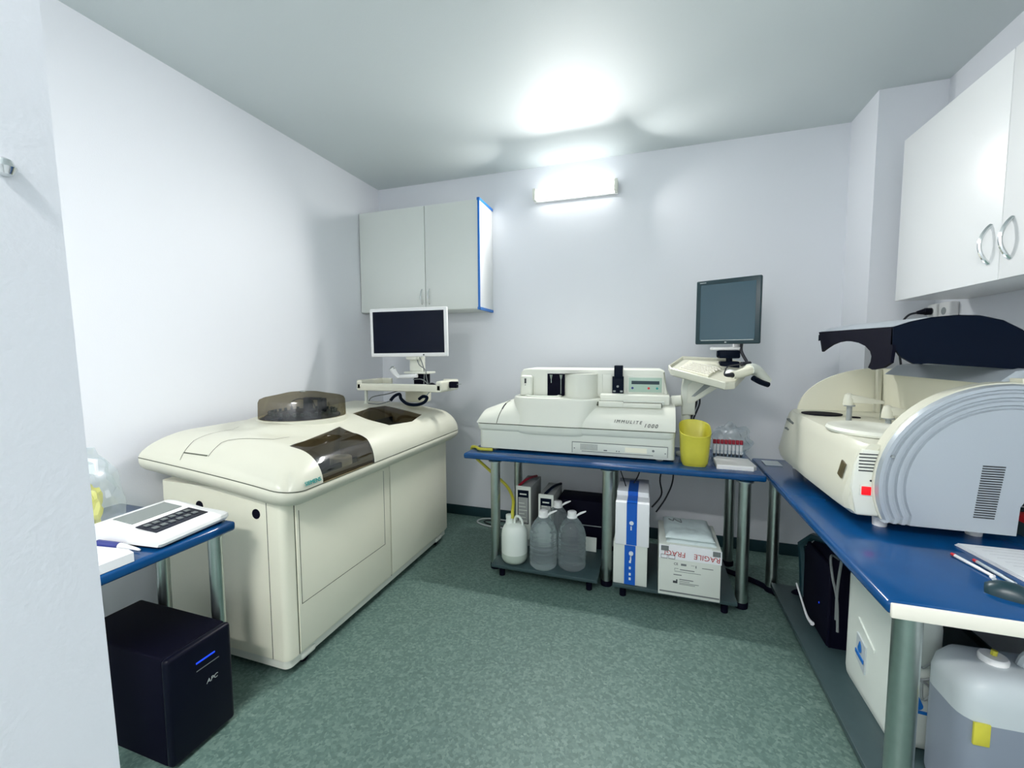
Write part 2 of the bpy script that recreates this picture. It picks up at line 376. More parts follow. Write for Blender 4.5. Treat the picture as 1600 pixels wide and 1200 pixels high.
# far table
t = thing('workbench', (-0.3, 3.1, 0), 'blue topped steel legged bench along the far wall under the off-white analyzer', 'table')
bm = BM(); box(bm, (-1.285, 2.775, ZT - TT), (0.652, 3.45, ZT), 0.013, 3); obj('tabletop', bm, 'blue', t)
for x, y in ((-1.05, 2.81), (-1.05, 3.36), (-0.262, 2.815), (-0.262, 3.36), (0.545, 2.81), (0.555, 3.36)): leg(t, x, y)
bm = BM(); box(bm, (-1.03, 2.66, 0.075), (-0.305, 3.33, 0.098), 0.003); obj('shelf', bm, 'shelf', t, label='dark low shelf under the left bay')
bm = BM(); box(bm, (-0.21, 2.66, 0.075), (0.50, 3.33, 0.098), 0.003); obj('shelf', bm, 'shelf', t, label='dark low shelf under the right bay')
for X0, X1 in ((-1.03, -0.305), (-0.21, 0.50)):
    for x in (X0 + 0.06, X1 - 0.06):
        for y in (2.72, 3.28): bm = BM(); cyl(bm, (x, y, 0), (x, y, 0.076), 0.02); obj('shelf_foot', bm, 'matteblack', t)
# right table
t = thing('workbench', (1.1, 2.35, 0), 'blue topped bench with white near edge along the right wall, under the opened analyzer', 'table')
bm = BM(); box(bm, (0.662, 1.462, ZT - TT), (1.60, 3.245, ZT), 0.013, 3)
obj('tabletop', bm, 'blue', t)
bm = BM(); box(bm, (0.668, 1.452, ZT - TT - 0.004), (1.60, 1.464, ZT - 0.001), 0.004); obj('edge_band', bm, 'whiteedge', t, label='white edge band')
leg(t, 0.758, 1.56, 0.036); leg(t, 0.765, 3.06); leg(t, 1.5, 1.56, 0.036); leg(t, 1.5, 3.06)
bm = BM(); box(bm, (0.745, 1.40, 0.06), (1.58, 3.0, 0.085), 0.003); obj('shelf', bm, 'shelf', t, label='dark low shelf')
for x in (0.80, 1.5):
    for y in (1.7, 2.3, 2.9): bm = BM(); cyl(bm, (x, y, 0), (x, y, 0.061), 0.02); obj('shelf_foot', bm, 'matteblack', t)
# left table
t = thing('workbench', (-2.1, 0.9, 0), 'small blue topped bench at the left edge beside the long cream analyzer', 'table')
bm = BM(); box(bm, (-2.45, 0.52, ZT - TT), (-1.70, 1.335, ZT), 0.012, 3); obj('tabletop', bm, 'blue', t)
for x, y in ((-1.765, 1.285), (-2.1, 1.285), (-1.765, 0.815), (-2.38, 0.60)): leg(t, x, y, 0.026)

# ------------------------------------------------------------------ long cream analyzer (left)
t = thing('chemistry_analyzer', (-2.05, 2.31, 0), 'long cream floor standing analyzer with smoked dome, along the left wall', 'laboratory analyzer')
BX0, BX1, BY0, BY1 = -2.415, -1.605, 1.486, 3.14
bm = BM()
prism(bm, rrect(BX0, BY0, BX1, BY1, 0.035, 5), 'z', 0.09, 0.90)
obj('body', bm, 'cream', t)
bm = BM(); prism(bm, rrect(BX0 + 0.02, BY0 + 0.008, BX1 - 0.012, BY1 - 0.01, 0.03), 'z', 0.045, 0.09); obj('base_skirt', bm, 'offwhite', t)
# doors on the room side
g = 0.004
for y0, y1 in ((1.556, 2.322), (2.328, 3.118)):
    bm = BM(); box(bm, (BX1 - 0.002, y0 + g / 2, 0.10), (BX1 + 0.007, y1 - g / 2, 0.862), 0.003); d_ = obj('door', bm, 'cream', t)
    if y0 < 2: door1 = d_
bm = BM()
box(bm, (BX1 - 0.003, 1.552, 0.09), (BX1 + 0.0005, 1.557, 0.872)); box(bm, (BX1 - 0.003, 2.3215, 0.09), (BX1 + 0.0005, 2.3285, 0.872))
box(bm, (BX1 - 0.003, 1.54, 0.862), (BX1 + 0.0008, 3.12, 0.872))
obj('door_gap', bm, 'seam', t, label='dark gap lines between the doors')
# inset access panel outline on first door
bm = BM()
for a, b in (((1.575, 0.335), (1.575, 0.80)), ((2.255, 0.335), (2.255, 0.81)), ((1.575, 0.335), (2.255, 0.335))):
    box(bm, (BX1 + 0.0068, min(a[0], b[0]) - 0.0015, min(a[1], b[1]) - 0.0015), (BX1 + 0.0078, max(a[0], b[0]) + 0.0015, max(a[1], b[1]) + 0.0015))
obj('panel_outline', bm, 'seam', door1)
for y in (1.60, 3.04):
    bm = BM(); box(bm, (BX1 + 0.004, y - 0.045, 0.842), (BX1 + 0.030, y + 0.045, 0.875), 0.009, 3); obj('latch', bm, 'offwhite_low', t)
bm = BM(); box(bm, (BX1 + 0.012, 3.02, 0.838), (BX1 + 0.031, 3.055, 0.848), 0.001); obj('latch_slot', bm, 'print', t)
bm = BM(); box(bm, (-1.70, BY0 - 0.0008, 0.09), (-1.6965, BY0 + 0.002, 0.86)); obj('end_seam', bm, 'seam', t)
for x in (-1.762, -2.132):
    bm = BM(); cyl(bm, (x, BY0 - 0.002, 0.797), (x, BY0 + 0.004, 0.797), 0.024, seg=24); obj('cable_port', bm, 'matteblack', t, label='round black hole in the end panel')
for x, y in ((-1.66, 1.62), (-1.66, 3.0), (-2.4, 1.62), (-2.4, 3.0)):
    bm = BM(); box(bm, (x - 0.028, y - 0.05, 0.035), (x + 0.05, y + 0.05, 0.075), 0.015, 3); c_ = obj('caster', bm, 'offwhite', t)
    bm = BM(); cyl(bm, (x - 0.012, y, 0.03), (x + 0.02, y, 0.03), 0.03); obj('wheel', bm, 'matteblack', c_)
# hood surface
HX0, HX1, HY0, HY1 = -2.45, -1.497, 1.42, 3.215
def seamz(x):
    tt = max(0, min(1, (HX1 - x) / (HX1 - HX0))); return 0.928 + 0.105 * tt ** 0.75
def topz(x, y):
    tt = max(0, min(1, (HX1 - x) / (HX1 - HX0)))
    z = 1.058 + 0.075 * min(1, tt / 0.5) ** 0.8
    # raised collar round the dome
    d = math.hypot(x - DC[0], y - DC[1]); k = max(0, min(1, (0.40 - d) / 0.13)); z += 0.032 * k * k * (3 - 2 * k)
    # rising end towards the far side
    k = max(0, min(1, (y - 2.55) / 0.5)); z += 0.012 * k
    return z
DC = (-2.045, 2.085)
def q(d, R, p=2.0):
    if d >= R: return 1.0
    u = 1 - max(d, 0) / R; return max(0, 1 - u ** p) ** (1 / p)
def hz(x, y):
    dx = HX1 - x; dy = y - HY0; dyf = HY1 - y
    a = q(dx, 0.15, 2.2) * q(dy, 0.26, 1.7) * q(dyf, 0.16, 2.2)
    return seamz(x) + (topz(x, y) - seamz(x)) * a
def edge_samples(a, b, ra, rb, n, ne):
    s = [a + ra * (1 - math.cos(PI / 2 * i / ne)) for i in range(ne)] if ra else [a]
    s += [a + ra + (b - rb - a - ra) * i / n for i in range(n + 1)][(0 if ra else 1):]
    s += [b - rb * (1 - math.cos(PI / 2 * i / ne)) for i in range(ne - 1, -1, -1)] if rb else []
    out = []
    for v in s:
        if not out or v - out[-1] > 1e-5: out.append(v)
    return out
xs = edge_samples(HX0, HX1, 0, 0.15, 34, 14); ys = edge_samples(HY0, HY1, 0.26, 0.16, 56, 16)
RC = 0.10   # plan corner radius
def plan(x, y):
    # squeeze the two room-side corners round
    for cy, s in ((HY0 + RC, -1), (HY1 - RC, 1)):
        dx = x - (HX1 - RC); dy = (y - cy) * s
        if dx > 0 and dy > 0:
            m_ = max(dx, dy); l = math.hypot(dx, dy)
            k = m_ / l; return HX1 - RC + dx * k, cy + s * dy * k
    return x, y
def hood_grid(off=0.0):
    bm = BM(); V = []
    for x in xs:
        row = []
        for y in ys:
            z = hz(x, y) + off; px, py = plan(x, y); row.append(bm.verts.new((px, py, z)))
        V.append(row)
    for i in range(len(xs) - 1):
        for j in range(len(ys) - 1): bm.faces.new((V[i][j], V[i + 1][j], V[i + 1][j + 1], V[i][j + 1]))
    return bm
def bis(bm, poly, outer=False):
    n = len(poly); cx = sum(p[0] for p in poly) / n; cy = sum(p[1] for p in poly) / n
    for i in range(n):
        a = poly[i]; b = poly[(i + 1) % n]; nx, ny = (b[1] - a[1]), -(b[0] - a[0])
        if nx * (a[0] - cx) + ny * (a[1] - cy) < 0: nx, ny = -nx, -ny
        bmesh.ops.bisect_plane(bm, geom=list(bm.verts) + list(bm.edges) + list(bm.faces), plane_co=(a[0], a[1], 0), plane_no=(nx, ny, 0), clear_outer=outer)
def inside(p, poly):
    sg = 0; n = len(poly)
    for i in range(n):
        a = poly[i]; b = poly[(i + 1) % n]; c = (b[0] - a[0]) * (p[1] - a[1]) - (b[1] - a[1]) * (p[0] - a[0])
        if abs(c) < 1e-9: continue
        if sg == 0: sg = 1 if c > 0 else -1
        elif (c > 0) != (sg > 0): return False
    return True
W1 = [(-1.49, 1.631), (-1.49, 2.03), (-1.564, 2.06), (-1.633, 2.055), (-1.735, 2.035), (-1.705, 1.64)]
W2 = [(-1.933, 2.391), (-2.052, 2.739), (-1.996, 2.857), (-1.636, 2.805), (-1.594, 2.6), (-1.625, 2.369)]
DR = 0.245
DISC = [(DC[0] + DR * math.cos(2 * PI * i / 28), DC[1] + DR * math.sin(2 * PI * i / 28)) for i in range(28)]
bm = hood_grid()
for P_ in (W1, W2): bis(bm, P_)
dead = [f for f in bm.faces if any(inside((f.calc_center_median().x, f.calc_center_median().y), P_) for P_ in (W1, W2))]
bmesh.ops.delete(bm, geom=dead, context='FACES')
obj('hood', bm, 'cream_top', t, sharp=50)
for P_ in (W1, W2):
    bm = hood_grid(-0.001); bis(bm, P_, True); obj('window_cover', bm, 'smoke_glass', t, label='smoked transparent cover', sharp=60)
# trays under the windows
def tray(poly, depth, cont):
    bm = BM(); zt = min(hz(*p) for p in poly) - 0.0; 
    top = [Vector((x, y, hz(max(min(x, HX1 - 0.004), -9), y) - 0.004)) for x, y in poly]
    z0 = 1.0 - depth
    cx = sum(p[0] for p in poly) / len(poly); cy = sum(p[1] for p in poly) / len(poly)
    bot = [Vector((cx + (x - cx) * 0.97, cy + (y - cy) * 0.97, z0)) for x, y in poly]
    loft(bm, [top, bot], cap0=False)
    o = obj('tray', bm, 'smoke', t)
    for c in cont: c(o, z0)
def disc(x, y, r, h, m, z=0.0):
    def f(o, z0):
        bm = BM(); lathe(bm, [(r, 0), (r, h), (r * 0.9, h + 0.004), (r * 0.55, h + 0.004), (r * 0.5, h - 0.01), (0.004, h - 0.01)], (x, y, z0 + z), 28)
        obj('rotor', bm, m, o)
    return f
def blk(x0, y0, x1, y1, h, m, n='block'):
    def f(o, z0):
        bm = BM(); box(bm, (x0, y0, z0 + 0.001), (x1, y1, z0 + h), 0.006); obj(n, bm, m, o)
    return f
def clip(poly, k=0.93): 
    cx = sum(p[0] for p in poly) / len(poly); cy = sum(p[1] for p in poly) / len(poly)
    return [(cx + (x - cx) * k, cy + (y - cy) * k) for x, y in poly]
tray([(min(x, HX1 - 0.006), y) for x, y in W1], 0.10, [blk(-1.60, 1.66, -1.512, 2.01, 0.022, 'cream', 'ledge'), blk(-1.69, 1.68, -1.62, 1.82, 0.10, 'navy'), disc(-1.645, 1.93, 0.06, 0.075, 'grey'), blk(-1.612, 1.66, -1.602, 2.02, 0.06, 'navy', 'rail')])
tray(W2, 0.05, [disc(-1.76, 2.66, 0.09, 0.085, 'navy'), blk(-1.88, 2.46, -1.72, 2.55, 0.09, 'cream'), blk(-1.97, 2.60, -1.90, 2.80, 0.10, 'grey'), blk(-1.90, 2.48, -1.885, 2.80, 0.12, 'navy', 'rail')])
# bumper between seam and body
def outline(x1, y0, y1, r, n=8, x0=HX0):
    pts = [(x0, y0)]
    pts += [(x1 - r + r * math.sin(PI / 2 * k / n), y0 + r - r * math.cos(PI / 2 * k / n)) for k in range(n + 1)]
    pts += [(x1 - r + r * math.cos(PI / 2 * k / n), y1 - r + r * math.sin(PI / 2 * k / n)) for k in range(n + 1)]
    pts += [(x0, y1)]
    return pts
def dens(pts, n=14):
    out = []
    for a, b in zip(pts, pts[1:]):
        L = math.dist(a, b); k = max(1, int(L / 0.07))
        out += [(a[0] + (b[0] - a[0]) * i / k, a[1] + (b[1] - a[1]) * i / k) for i in range(k)]
    return out + [pts[-1]]
bm = BM(); rings = []
full = dens(outline(HX1, HY0, HY1, RC)); N = len(full)
def inset_ring(dd, dz):
    base = full; out = []
    cx, cy = (HX0 + HX1) / 2, (HY0 + HY1) / 2
    for x, y in base:
        fx = 1 - dd / (HX1 - HX0); nx = HX0 + (x - HX0) * fx; fy = 1 - 2 * dd * 0.62 / (HY1 - HY0); ny = cy + (y - cy) * fy
        out.append(Vector((nx, ny, seamz(x) + dz * (1 - 0.1 * (HX1 - x)))))
    return out
for dd, dz in ((0.012, 0.004), (0.006, -0.001), (0.0, -0.006), (0.0, -0.03), (0.014, -0.056), (0.05, -0.078), (0.10, -0.088), (0.13, -0.092)): rings.append(inset_ring(dd, dz))
loft(bm, rings, closed=False, cap0=False, cap1=False)
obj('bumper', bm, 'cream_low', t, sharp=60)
bm = BM(); loft(bm, [inset_ring(-0.0012, 0.0015), inset_ring(-0.0012, -0.0035)], closed=False, cap0=False, cap1=False)
obj('seam_line', bm, 'seam', t)
# fixed lid flap lines at the near end
def online(pts, wd=0.003, n=10):
    bm = BM(); P = []
    for a, b in zip(pts, pts[1:]):
        for k in range(n): P.append((a[0] + (b[0] - a[0]) * k / n, a[1] + (b[1] - a[1]) * k / n))
    P.append(pts[-1]); ra = []; rb = []
    for i, (x, y) in enumerate(P):
        a = P[max(i - 1, 0)]; b = P[min(i + 1, len(P) - 1)]; dx, dy = b[0] - a[0], b[1] - a[1]; l = math.hypot(dx, dy) or 1
        nx, ny = -dy / l * wd / 2, dx / l * wd / 2
        for lst, s in ((ra, 1), (rb, -1)):
            X_, Y_ = x + s * nx, y + s * ny; lst.append(Vector((X_, Y_, hz(X_, Y_) + 0.0012)))
    loft(bm, [ra, rb], closed=False, cap0=False, cap1=False); return bm
obj('flap_line', online([(-2.19, 1.767), (-2.225, 1.60), (-2.227, 1.543), (-2.19, 1.47), (-2.17, 1.432)]), 'seam', t)
obj('flap_line', online([(-1.813, 1.746), (-1.83, 1.665), (-2.03, 1.575), (-2.045, 1.55), (-2.022, 1.462)]), 'seam', t)
obj('flap_line', online([(-2.188, 1.462), (-2.03, 1.465)], 0.006), 'seam', t)
# dome
ZD = topz(DC[0], DC[1]) - 0.004
bm = BM(); lathe(bm, [(DR + 0.012, -0.02), (DR + 0.010, 0.006), (DR - 0.004, 0.010), (DR - 0.01, 0.004), (0.01, 0.004)], (*DC, ZD), 64); obj('collar', bm, 'cream_top', t, sharp=50)
bm = BM(); hd = 0.128
lathe(bm, [(DR, 0.004), (DR - 0.003, hd * 0.8), (DR - 0.010, hd * 0.93), (DR - 0.03, hd), (DR - 0.10, hd + 0.014), (0.09, hd + 0.026), (0.02, hd + 0.030)], (*DC, ZD), 72, cap0=False)
dome = obj('dome_cover', bm, 'dome_glass', t, label='round smoked transparent cover', sharp=40)
bm = BM(); cyl(bm, (DC[0], DC[1], ZD + hd + 0.026), (DC[0], DC[1], ZD + hd + 0.036), 0.018, 0.014); obj('dome_knob', bm, 'grey', dome)
bm = BM(); lathe(bm, [(DR - 0.035, 0.005), (DR - 0.035, 0.018), (DR - 0.05, 0.026), (0.09, 0.026), (0.085, 0.045), (0.01, 0.045)], (*DC, ZD), 48); car = obj('carousel', bm, 'navy', t)
bm = BM()
for k in range(30):
    a = 2 * PI * k / 30; cyl(bm, (DC[0] + 0.185 * math.cos(a), DC[1] + 0.185 * math.sin(a), ZD + 0.025), (DC[0] + 0.185 * math.cos(a), DC[1] + 0.185 * math.sin(a), ZD + 0.046), 0.009, seg=8)
o = obj('cups', bm, 'lgbezel', car)
bm = BM(); box(bm, (DC[0] - 0.02, DC[1] + 0.02, ZD + 0.02), (DC[0] + 0.02, DC[1] + 0.06, ZD + 0.118), 0.004); box(bm, (DC[0] + 0.06, DC[1] + 0.05, ZD + 0.02), (DC[0] + 0.10, DC[1] + 0.09, ZD + 0.112), 0.004)
box(bm, (DC[0] - 0.02, DC[1] + 0.03, ZD + 0.104), (DC[0] + 0.09, DC[1] + 0.065, ZD + 0.118), 0.004); obj('probe_arm', bm, 'navy', t)
bm = BM(); tube(bm, [(DC[0] - 0.05, DC[1] - 0.03, ZD + 0.03), (DC[0] - 0.06, DC[1] - 0.03, ZD + 0.09), (DC[0] - 0.03, DC[1], ZD + 0.112), (DC[0], DC[1] + 0.03, ZD + 0.10)], 0.003, n=5)
tube(bm, [(DC[0] + 0.09, DC[1] + 0.02, ZD + 0.03), (DC[0] + 0.08, DC[1] + 0.0, ZD + 0.09), (DC[0] + 0.04, DC[1] + 0.03, ZD + 0.11)], 0.003, n=5); obj('tubing', bm, 'cable', t)
nx_ = Vector((0, 1, 0))
text('lettering', 'SIEMENS', 0.027, (-1.4945, 1.518, 0.946), (0.0, 1, 0), (-0.25, 0, 1), 'teal_print', t, 0.001)

# ------------------------------------------------------------------ keyboard tray post + monitor on the analyzer
PY = 2.95
t = thing('monitor_stand', (-1.84, 3.10, 1.14), 'cream keyboard tray and post standing on the far end of the cream analyzer', 'stand')
bm = BM(); box(bm, (-2.21, 2.80, 1.262), (-1.47, 3.10, 1.285), 0.008, 3)
box(bm, (-2.21, 2.80, 1.27), (-1.47, 2.818, 1.318), 0.007, 3)
for x0, x1 in ((-2.215, -2.165), (-1.515, -1.465)): box(bm, (x0, 2.80, 1.265), (x1, 3.10, 1.345), 0.014, 3)
box(bm, (-2.21, 3.08, 1.27), (-2.08, 3.105, 1.345), 0.01, 3); box(bm, (-1.60, 3.08, 1.27), (-1.47, 3.105, 1.345), 0.01, 3)
obj('tray', bm, 'cream_top', t)
bm = BM(); box(bm, (-1.93, 3.04, 1.15), (-1.75, 3.17, 1.27), 0.02, 3); obj('tray_support', bm, 'cream', t)
bm = BM(); box(bm, (-1.88, 3.10, 1.25), (-1.76, 3.17, 1.39), 0.01, 3); obj('post', bm, 'matteblack', t, label='black square post')
bm = BM(); box(bm, (-1.94, 3.05, 1.385), (-1.72, 3.19, 1.402), 0.005); box(bm, (-1.91, 3.09, 1.40), (-1.79, 3.15, 1.56), 0.012, 3); obj('mount', bm, 'offwhite', t)
t = thing('monitor', (-1.84, 3.03, 1.49), 'white framed wide monitor with black screen, below the corner cabinet', 'monitor')
def monitor(t, x0, x1, y, z0, z1, th, b, bb, fm, sm, rotz=0.0, tilt=0.0):
    c = Vector(((x0 + x1) / 2, y, (z0 + z1) / 2)); Rm = Matrix.Rotation(rotz, 3, 'Z') @ Matrix.Rotation(tilt, 3, 'Y')
    bm = BM(); box(bm, (x0, y, z0), (x1, y + th * 0.5, z1), 0.008, 3, rot=(Rm, c)); box(bm, (x0 + 0.08, y + th * 0.45, z0 + 0.06), (x1 - 0.08, y + th, z1 - 0.06), 0.012, 3, rot=(Rm, c))
    fr = obj('casing', bm, fm, t)
    bm = BM(); box(bm, (x0 + b, y - 0.0015, z0 + bb), (x1 - b, y + 0.004, z1 - b), 0.0005, 1, rot=(Rm, c)); obj('screen', bm, sm, t)
    return c, Rm
c, Rm = monitor(t, -2.19, -1.53, 3.0, 1.525, 1.915, 0.06, 0.026, 0.030, 'white', 'screen', 0.12, -0.01)
bm = BM(); box(bm, (-1.72, 2.985, 1.536), (-1.714, 2.999, 1.546)); obj('power_mark', bm, 'print', t)
bm = BM(); box(bm, (-1.90, 3.02, 1.50), (-1.80, 3.10, 1.60), 0.01); obj('neck', bm, 'offwhite', t)
# keyboard, mouse, handset, scanner on the tray
t = thing('keyboard', (-1.86, 2.93, 1.285), 'pale keyboard lying in the cream tray below the white monitor', 'keyboard')
bm = BM(); box(bm, (-2.13, 2.84, 1.286), (-1.68, 2.99, 1.300), 0.005); obj('base', bm, 'offwhite', t)
bm = BM()
for r in range(5):
    for k in range(18): box(bm, (-2.118 + k * 0.024, 2.85 + r * 0.027, 1.300), (-2.098 + k * 0.024, 2.872 + r * 0.027, 1.307))
o = obj('keys', bm, 'white', t)
def mouse(name, c, rz, m, label, L=0.11, W=0.062, Hh=0.038):
    t = thing(name, c, label, 'computer mouse')
    bm = BM(); rings = []
    for i in range(1, 12):
        u = -1 + 2 * i / 12; wv = math.sqrt(1 - abs(u) ** 2.6); hgt = Hh * (1 - abs(u + 0.1) ** 2.4 * 0.75) * wv ** 0.4
        ps = [Vector((u * L / 2, W / 2 * wv * math.cos(a), max(0, hgt * math.sin(a)))) for a in [PI * k / 12 for k in range(13)]]
        rings.append(ps)
    loft(bm, rings)
    Rz = Matrix.Rotation(rz, 3, 'Z')
    for v in bm.verts: v.co = Vector(c) + Rz @ v.co
    o = obj('shell', bm, m, t, sharp=60)
    bm = BM(); cyl(bm, Vector(c) + Rz @ Vector((L * 0.28, -0.003, Hh * 0.72)), Vector(c) + Rz @ Vector((L * 0.28, 0.003, Hh * 0.72)), 0.010, seg=14); obj('scroll_wheel', bm, 'grey', t)
    return t
mouse('computer_mouse', (-1.60, 2.90, 1.286), 2.4, 'black', 'black computer mouse at the right end of the cream tray below the white monitor', 0.12, 0.066, 0.042)
t = thing('barcode_scanner', (-1.95, 3.05, 1.35), 'white handheld scanner lying behind the keyboard below the white monitor', 'scanner')
bm = BM(); tube(bm, [(-1.80, 3.03, 1.372), (-1.88, 3.02, 1.365), (-1.97, 3.02, 1.362)], lambda u: 0.016, n=4); obj('grip', bm, 'white', t)
bm = BM(); tube(bm, [(-1.965, 3.02, 1.355), (-1.995, 3.015, 1.39), (-2.02, 3.01, 1.43)], lambda u: 0.018 + 0.008 * u, n=4); obj('head', bm, 'white', t)
bm = BM(); box(bm, (-2.035, 2.995, 1.405), (-2.0, 3.025, 1.445), 0.004, rot=(Matrix.Rotation(0.6, 3, 'Y'), None)); obj('scan_window', bm, 'grey', t)
t = thing('card_reader', (-1.43, 2.94, 1.29), 'small black box with pin clipped to the right end of the cream tray', 'adapter')
bm = BM(); box(bm, (-1.464, 2.92, 1.288), (-1.405, 2.965, 1.335), 0.004); obj('case', bm, 'matteblack', t)
bm = BM(); cyl(bm, (-1.406, 2.94, 1.315), (-1.372, 2.94, 1.318), 0.003); obj('pin', bm, 'chrome', t)
t = thing('hose', (-1.80, 2.90, 1.20), 'thick black flexible hose looped below the cream keyboard tray', 'hose')
bm = BM(); tube(bm, [(-1.93, 2.84, 1.185), (-1.90, 2.85, 1.22), (-1.86, 2.86, 1.235), (-1.84, 2.85, 1.20), (-1.78, 2.84, 1.165), (-1.70, 2.84, 1.16), (-1.64, 2.85, 1.18), (-1.62, 2.86, 1.215), (-1.66, 2.87, 1.222), (-1.70, 2.88, 1.20)], 0.0125, n=6); obj('loop', bm, 'navy', t)
bm = BM(); tube(bm, [(-1.63, 2.86, 1.21), (-1.62, 2.87, 1.24), (-1.61, 2.90, 1.262)], 0.005, n=4); obj('tail', bm, 'greycable', t)
cords = [((-2.22, 2.96, 1.16), (-2.15, 2.92, 1.20), (-2.0, 2.92, 1.23), (-1.90, 2.95, 1.262)), ((-2.15, 2.86, 1.155), (-2.05, 2.80, 1.16), (-1.98, 2.78, 1.165), (-1.92, 2.83, 1.185)),
         ((-1.83, 3.07, 1.53), (-1.80, 3.06, 1.46), (-1.74, 3.05, 1.42), (-1.73, 3.05, 1.36), (-1.70, 3.03, 1.29)), ((-1.80, 3.07, 1.52), (-1.765, 3.05, 1.47), (-1.755, 3.06, 1.40), (-1.76, 3.06, 1.30)), ((-1.66, 2.94, 1.31), (-1.70, 2.98, 1.33), (-1.76, 3.01, 1.345), (-1.84, 3.03, 1.34))]
t = thing('cable_bundle', (-1.84, 3.0, 1.16), 'thin grey cables hanging round the white monitor stand', 'cables', None)
for p in cords:
    bm = BM(); tube(bm, p, 0.004, 6, 6); obj('cable', bm, 'greyprint', t)
t = thing('cable_clip', (-2.22, 2.93, 1.14), 'small clear bracket standing on the analyzer hood left of the cream tray', 'bracket')
bm = BM(); box(bm, (-2.245, 2.92, 1.13), (-2.205, 2.95, 1.145), 0.002); box(bm, (-2.235, 2.925, 1.14), (-2.215, 2.945, 1.27), 0.002); obj('post', bm, 'offwhite_low', t)

# ------------------------------------------------------------------ off-white bench analyzer on the far bench
t = thing('immunoassay_analyzer', (-0.53, 3.15, ZT), 'off-white bench analyzer with small green display, on the far blue bench', 'laboratory analyzer')
LX0, LX1 = -1.235, 0.158
FY = 2.905
for x in (-1.1, 0.0):
    pass
for x in (-1.12, 0.06):
    for y in (2.99, 3.35): bm = BM(); cyl(bm, (x, y, ZT), (x, y, ZT + 0.022), 0.025); obj('foot', bm, 'offwhite_low', t)
bm = BM(); prism(bm, rrect(LX0 + 0.02, FY + 0.012, LX1 - 0.005, 3.44, 0.03), 'z', ZT + 0.02, 1.0)
obj('lower_body', bm, 'offwhite_low', t)
bm = BM(); loft(bm, [[Vector((x, y, z)) for x, y in rrect(LX0 + e, FY + e, LX1 - e, 3.46, 0.045)] for z, e in ((0.975, 0.022), (0.985, 0.008), (1.0, 0.001), (1.031, 0.0))]); obj('rim', bm, 'offwhite_low', t)
bm = BM(); prism(bm, rrect(LX0 + 0.001, FY - 0.001, LX1 + 0.001, 3.458, 0.045), 'z', 1.030, 1.036); obj('seam_line', bm, 'seam', t)
# upper shell: front curves up to a shelf; left end slopes
def up_profile(x):
    # list of (y, z) front to back
    k = max(0, min(1, (x - LX0) / 0.27)); s = 0.42 * min(1, k / 0.10) ** 0.5 + 0.58 * k ** 0.85
    zt = 1.04 + (1.205 - 1.04) * (0.0 + 1.0 * s)
    pts = []
    for i in range(9):
        a = PI / 2 * i / 8; pts.append((FY + 0.002 + 0.16 * (1 - math.cos(a)), 1.036 + (zt - 1.036) * math.sin(a)))
    pts.append((3.46, zt + 0.012 * k)); pts.append((3.46, 1.036))
    return pts
bm = BM(); xs2 = [LX0 + 0.002 + 0.27 * (1 - math.cos(PI / 2 * i / 14)) for i in range(15)] + [-0.9 + 0.05 * i for i in range(20)] + [LX1 - 0.06, LX1 - 0.02, LX1 - 0.004]
xs2 = sorted(set(round(x, 4) for x in xs2 if x < LX1))
rings = []
for x in xs2:
    e = max(0, x - (LX1 - 0.03)) * 0.5
    rings.append([Vector((x, y, z - e * (z - 1.036) * 4)) for y, z in up_profile(x)])
loft(bm, rings); obj('upper_shell', bm, 'offwhite', t, sharp=40)
# left lid crease
bm = BM()
P = []
for k in range(9):
    x = -1.075 + 0.055 * k / 8; pr = up_profile(x)[k]; P.append(Vector((x, pr[0] - 0.002, pr[1] + 0.002)))
tube(bm, P, 0.0022, 5, 1); obj('lid_crease', bm, 'seam', t)
bm = BM(); tube(bm, [P[4] + Vector((0.002, -0.001, 0.001)), P[5], P[6]], 0.005, 6, 2); obj('lid_latch', bm, 'print', t)
# sample deck bulge (left centre)
def bulge(z):  # plan outline of bulging deck
    k = (z - 1.037) / 0.19; taper = 0.05 * (1 - k)
    x0, x1 = -0.985 + 0.0 * taper - 0.02 * (1 - k), -0.33 - 0.055 * (1 - k)
    yf = 2.892 + 0.03 * k
    o = []
    o += [(x0 + 0.17 - 0.17 * math.cos(PI / 2 * i / 8), yf + 0.17 - 0.17 * math.sin(PI / 2 * i / 8)) for i in range(9)]
    o += [(x1 - 0.12 + 0.12 * math.sin(PI / 2 * i / 8), yf + 0.12 - 0.12 * math.cos(PI / 2 * i / 8)) for i in range(9)]
    o += [(x1, 3.40), (x0, 3.40)]
    return o
bm = BM(); rings = []
for z in (1.037, 1.08, 1.13, 1.18, 1.215): rings.append([Vector((x, y, z)) for x, y in bulge(z)])
cxb, cyb = -0.66, 3.15
for z, k in ((1.226, 0.992), (1.231, 0.975)): rings.append([Vector((cxb + (x - cxb) * k, cyb + (y - cyb) * k, z)) for x, y in bulge(1.22)])
loft(bm, rings); obj('sample_deck', bm, 'offwhite', t, sharp=40)
# matching relief below the seam
bm = BM(); rings = []
pp = bulge(1.037)
for z, k in ((1.030, 0.999), (1.0, 0.999), (0.985, 0.985), (0.975, 0.965)): rings.append([Vector((cxb + (x - cxb) * k, cyb + (y - cyb) * k, z)) for x, y in pp])
loft(bm, rings); obj('deck_skirt', bm, 'offwhite_low', t, sharp=40)
bm = BM(); lathe(bm, [(0.135, 0), (0.135, 0.010), (0.118, 0.012), (0.112, 0.004), (0.02, 0.004)], (-0.755, 3.045, 1.231), 40, sx=1.0, sy=0.62); obj('carousel_ring', bm, 'offwhite_low', t)
bm = BM(); lathe(bm, [(0.11, 0), (0.11, 0.002)], (-0.80, 3.115, 1.2335), 30, sx=1.0, sy=0.25); obj('deck_slot', bm, 'seam', t)
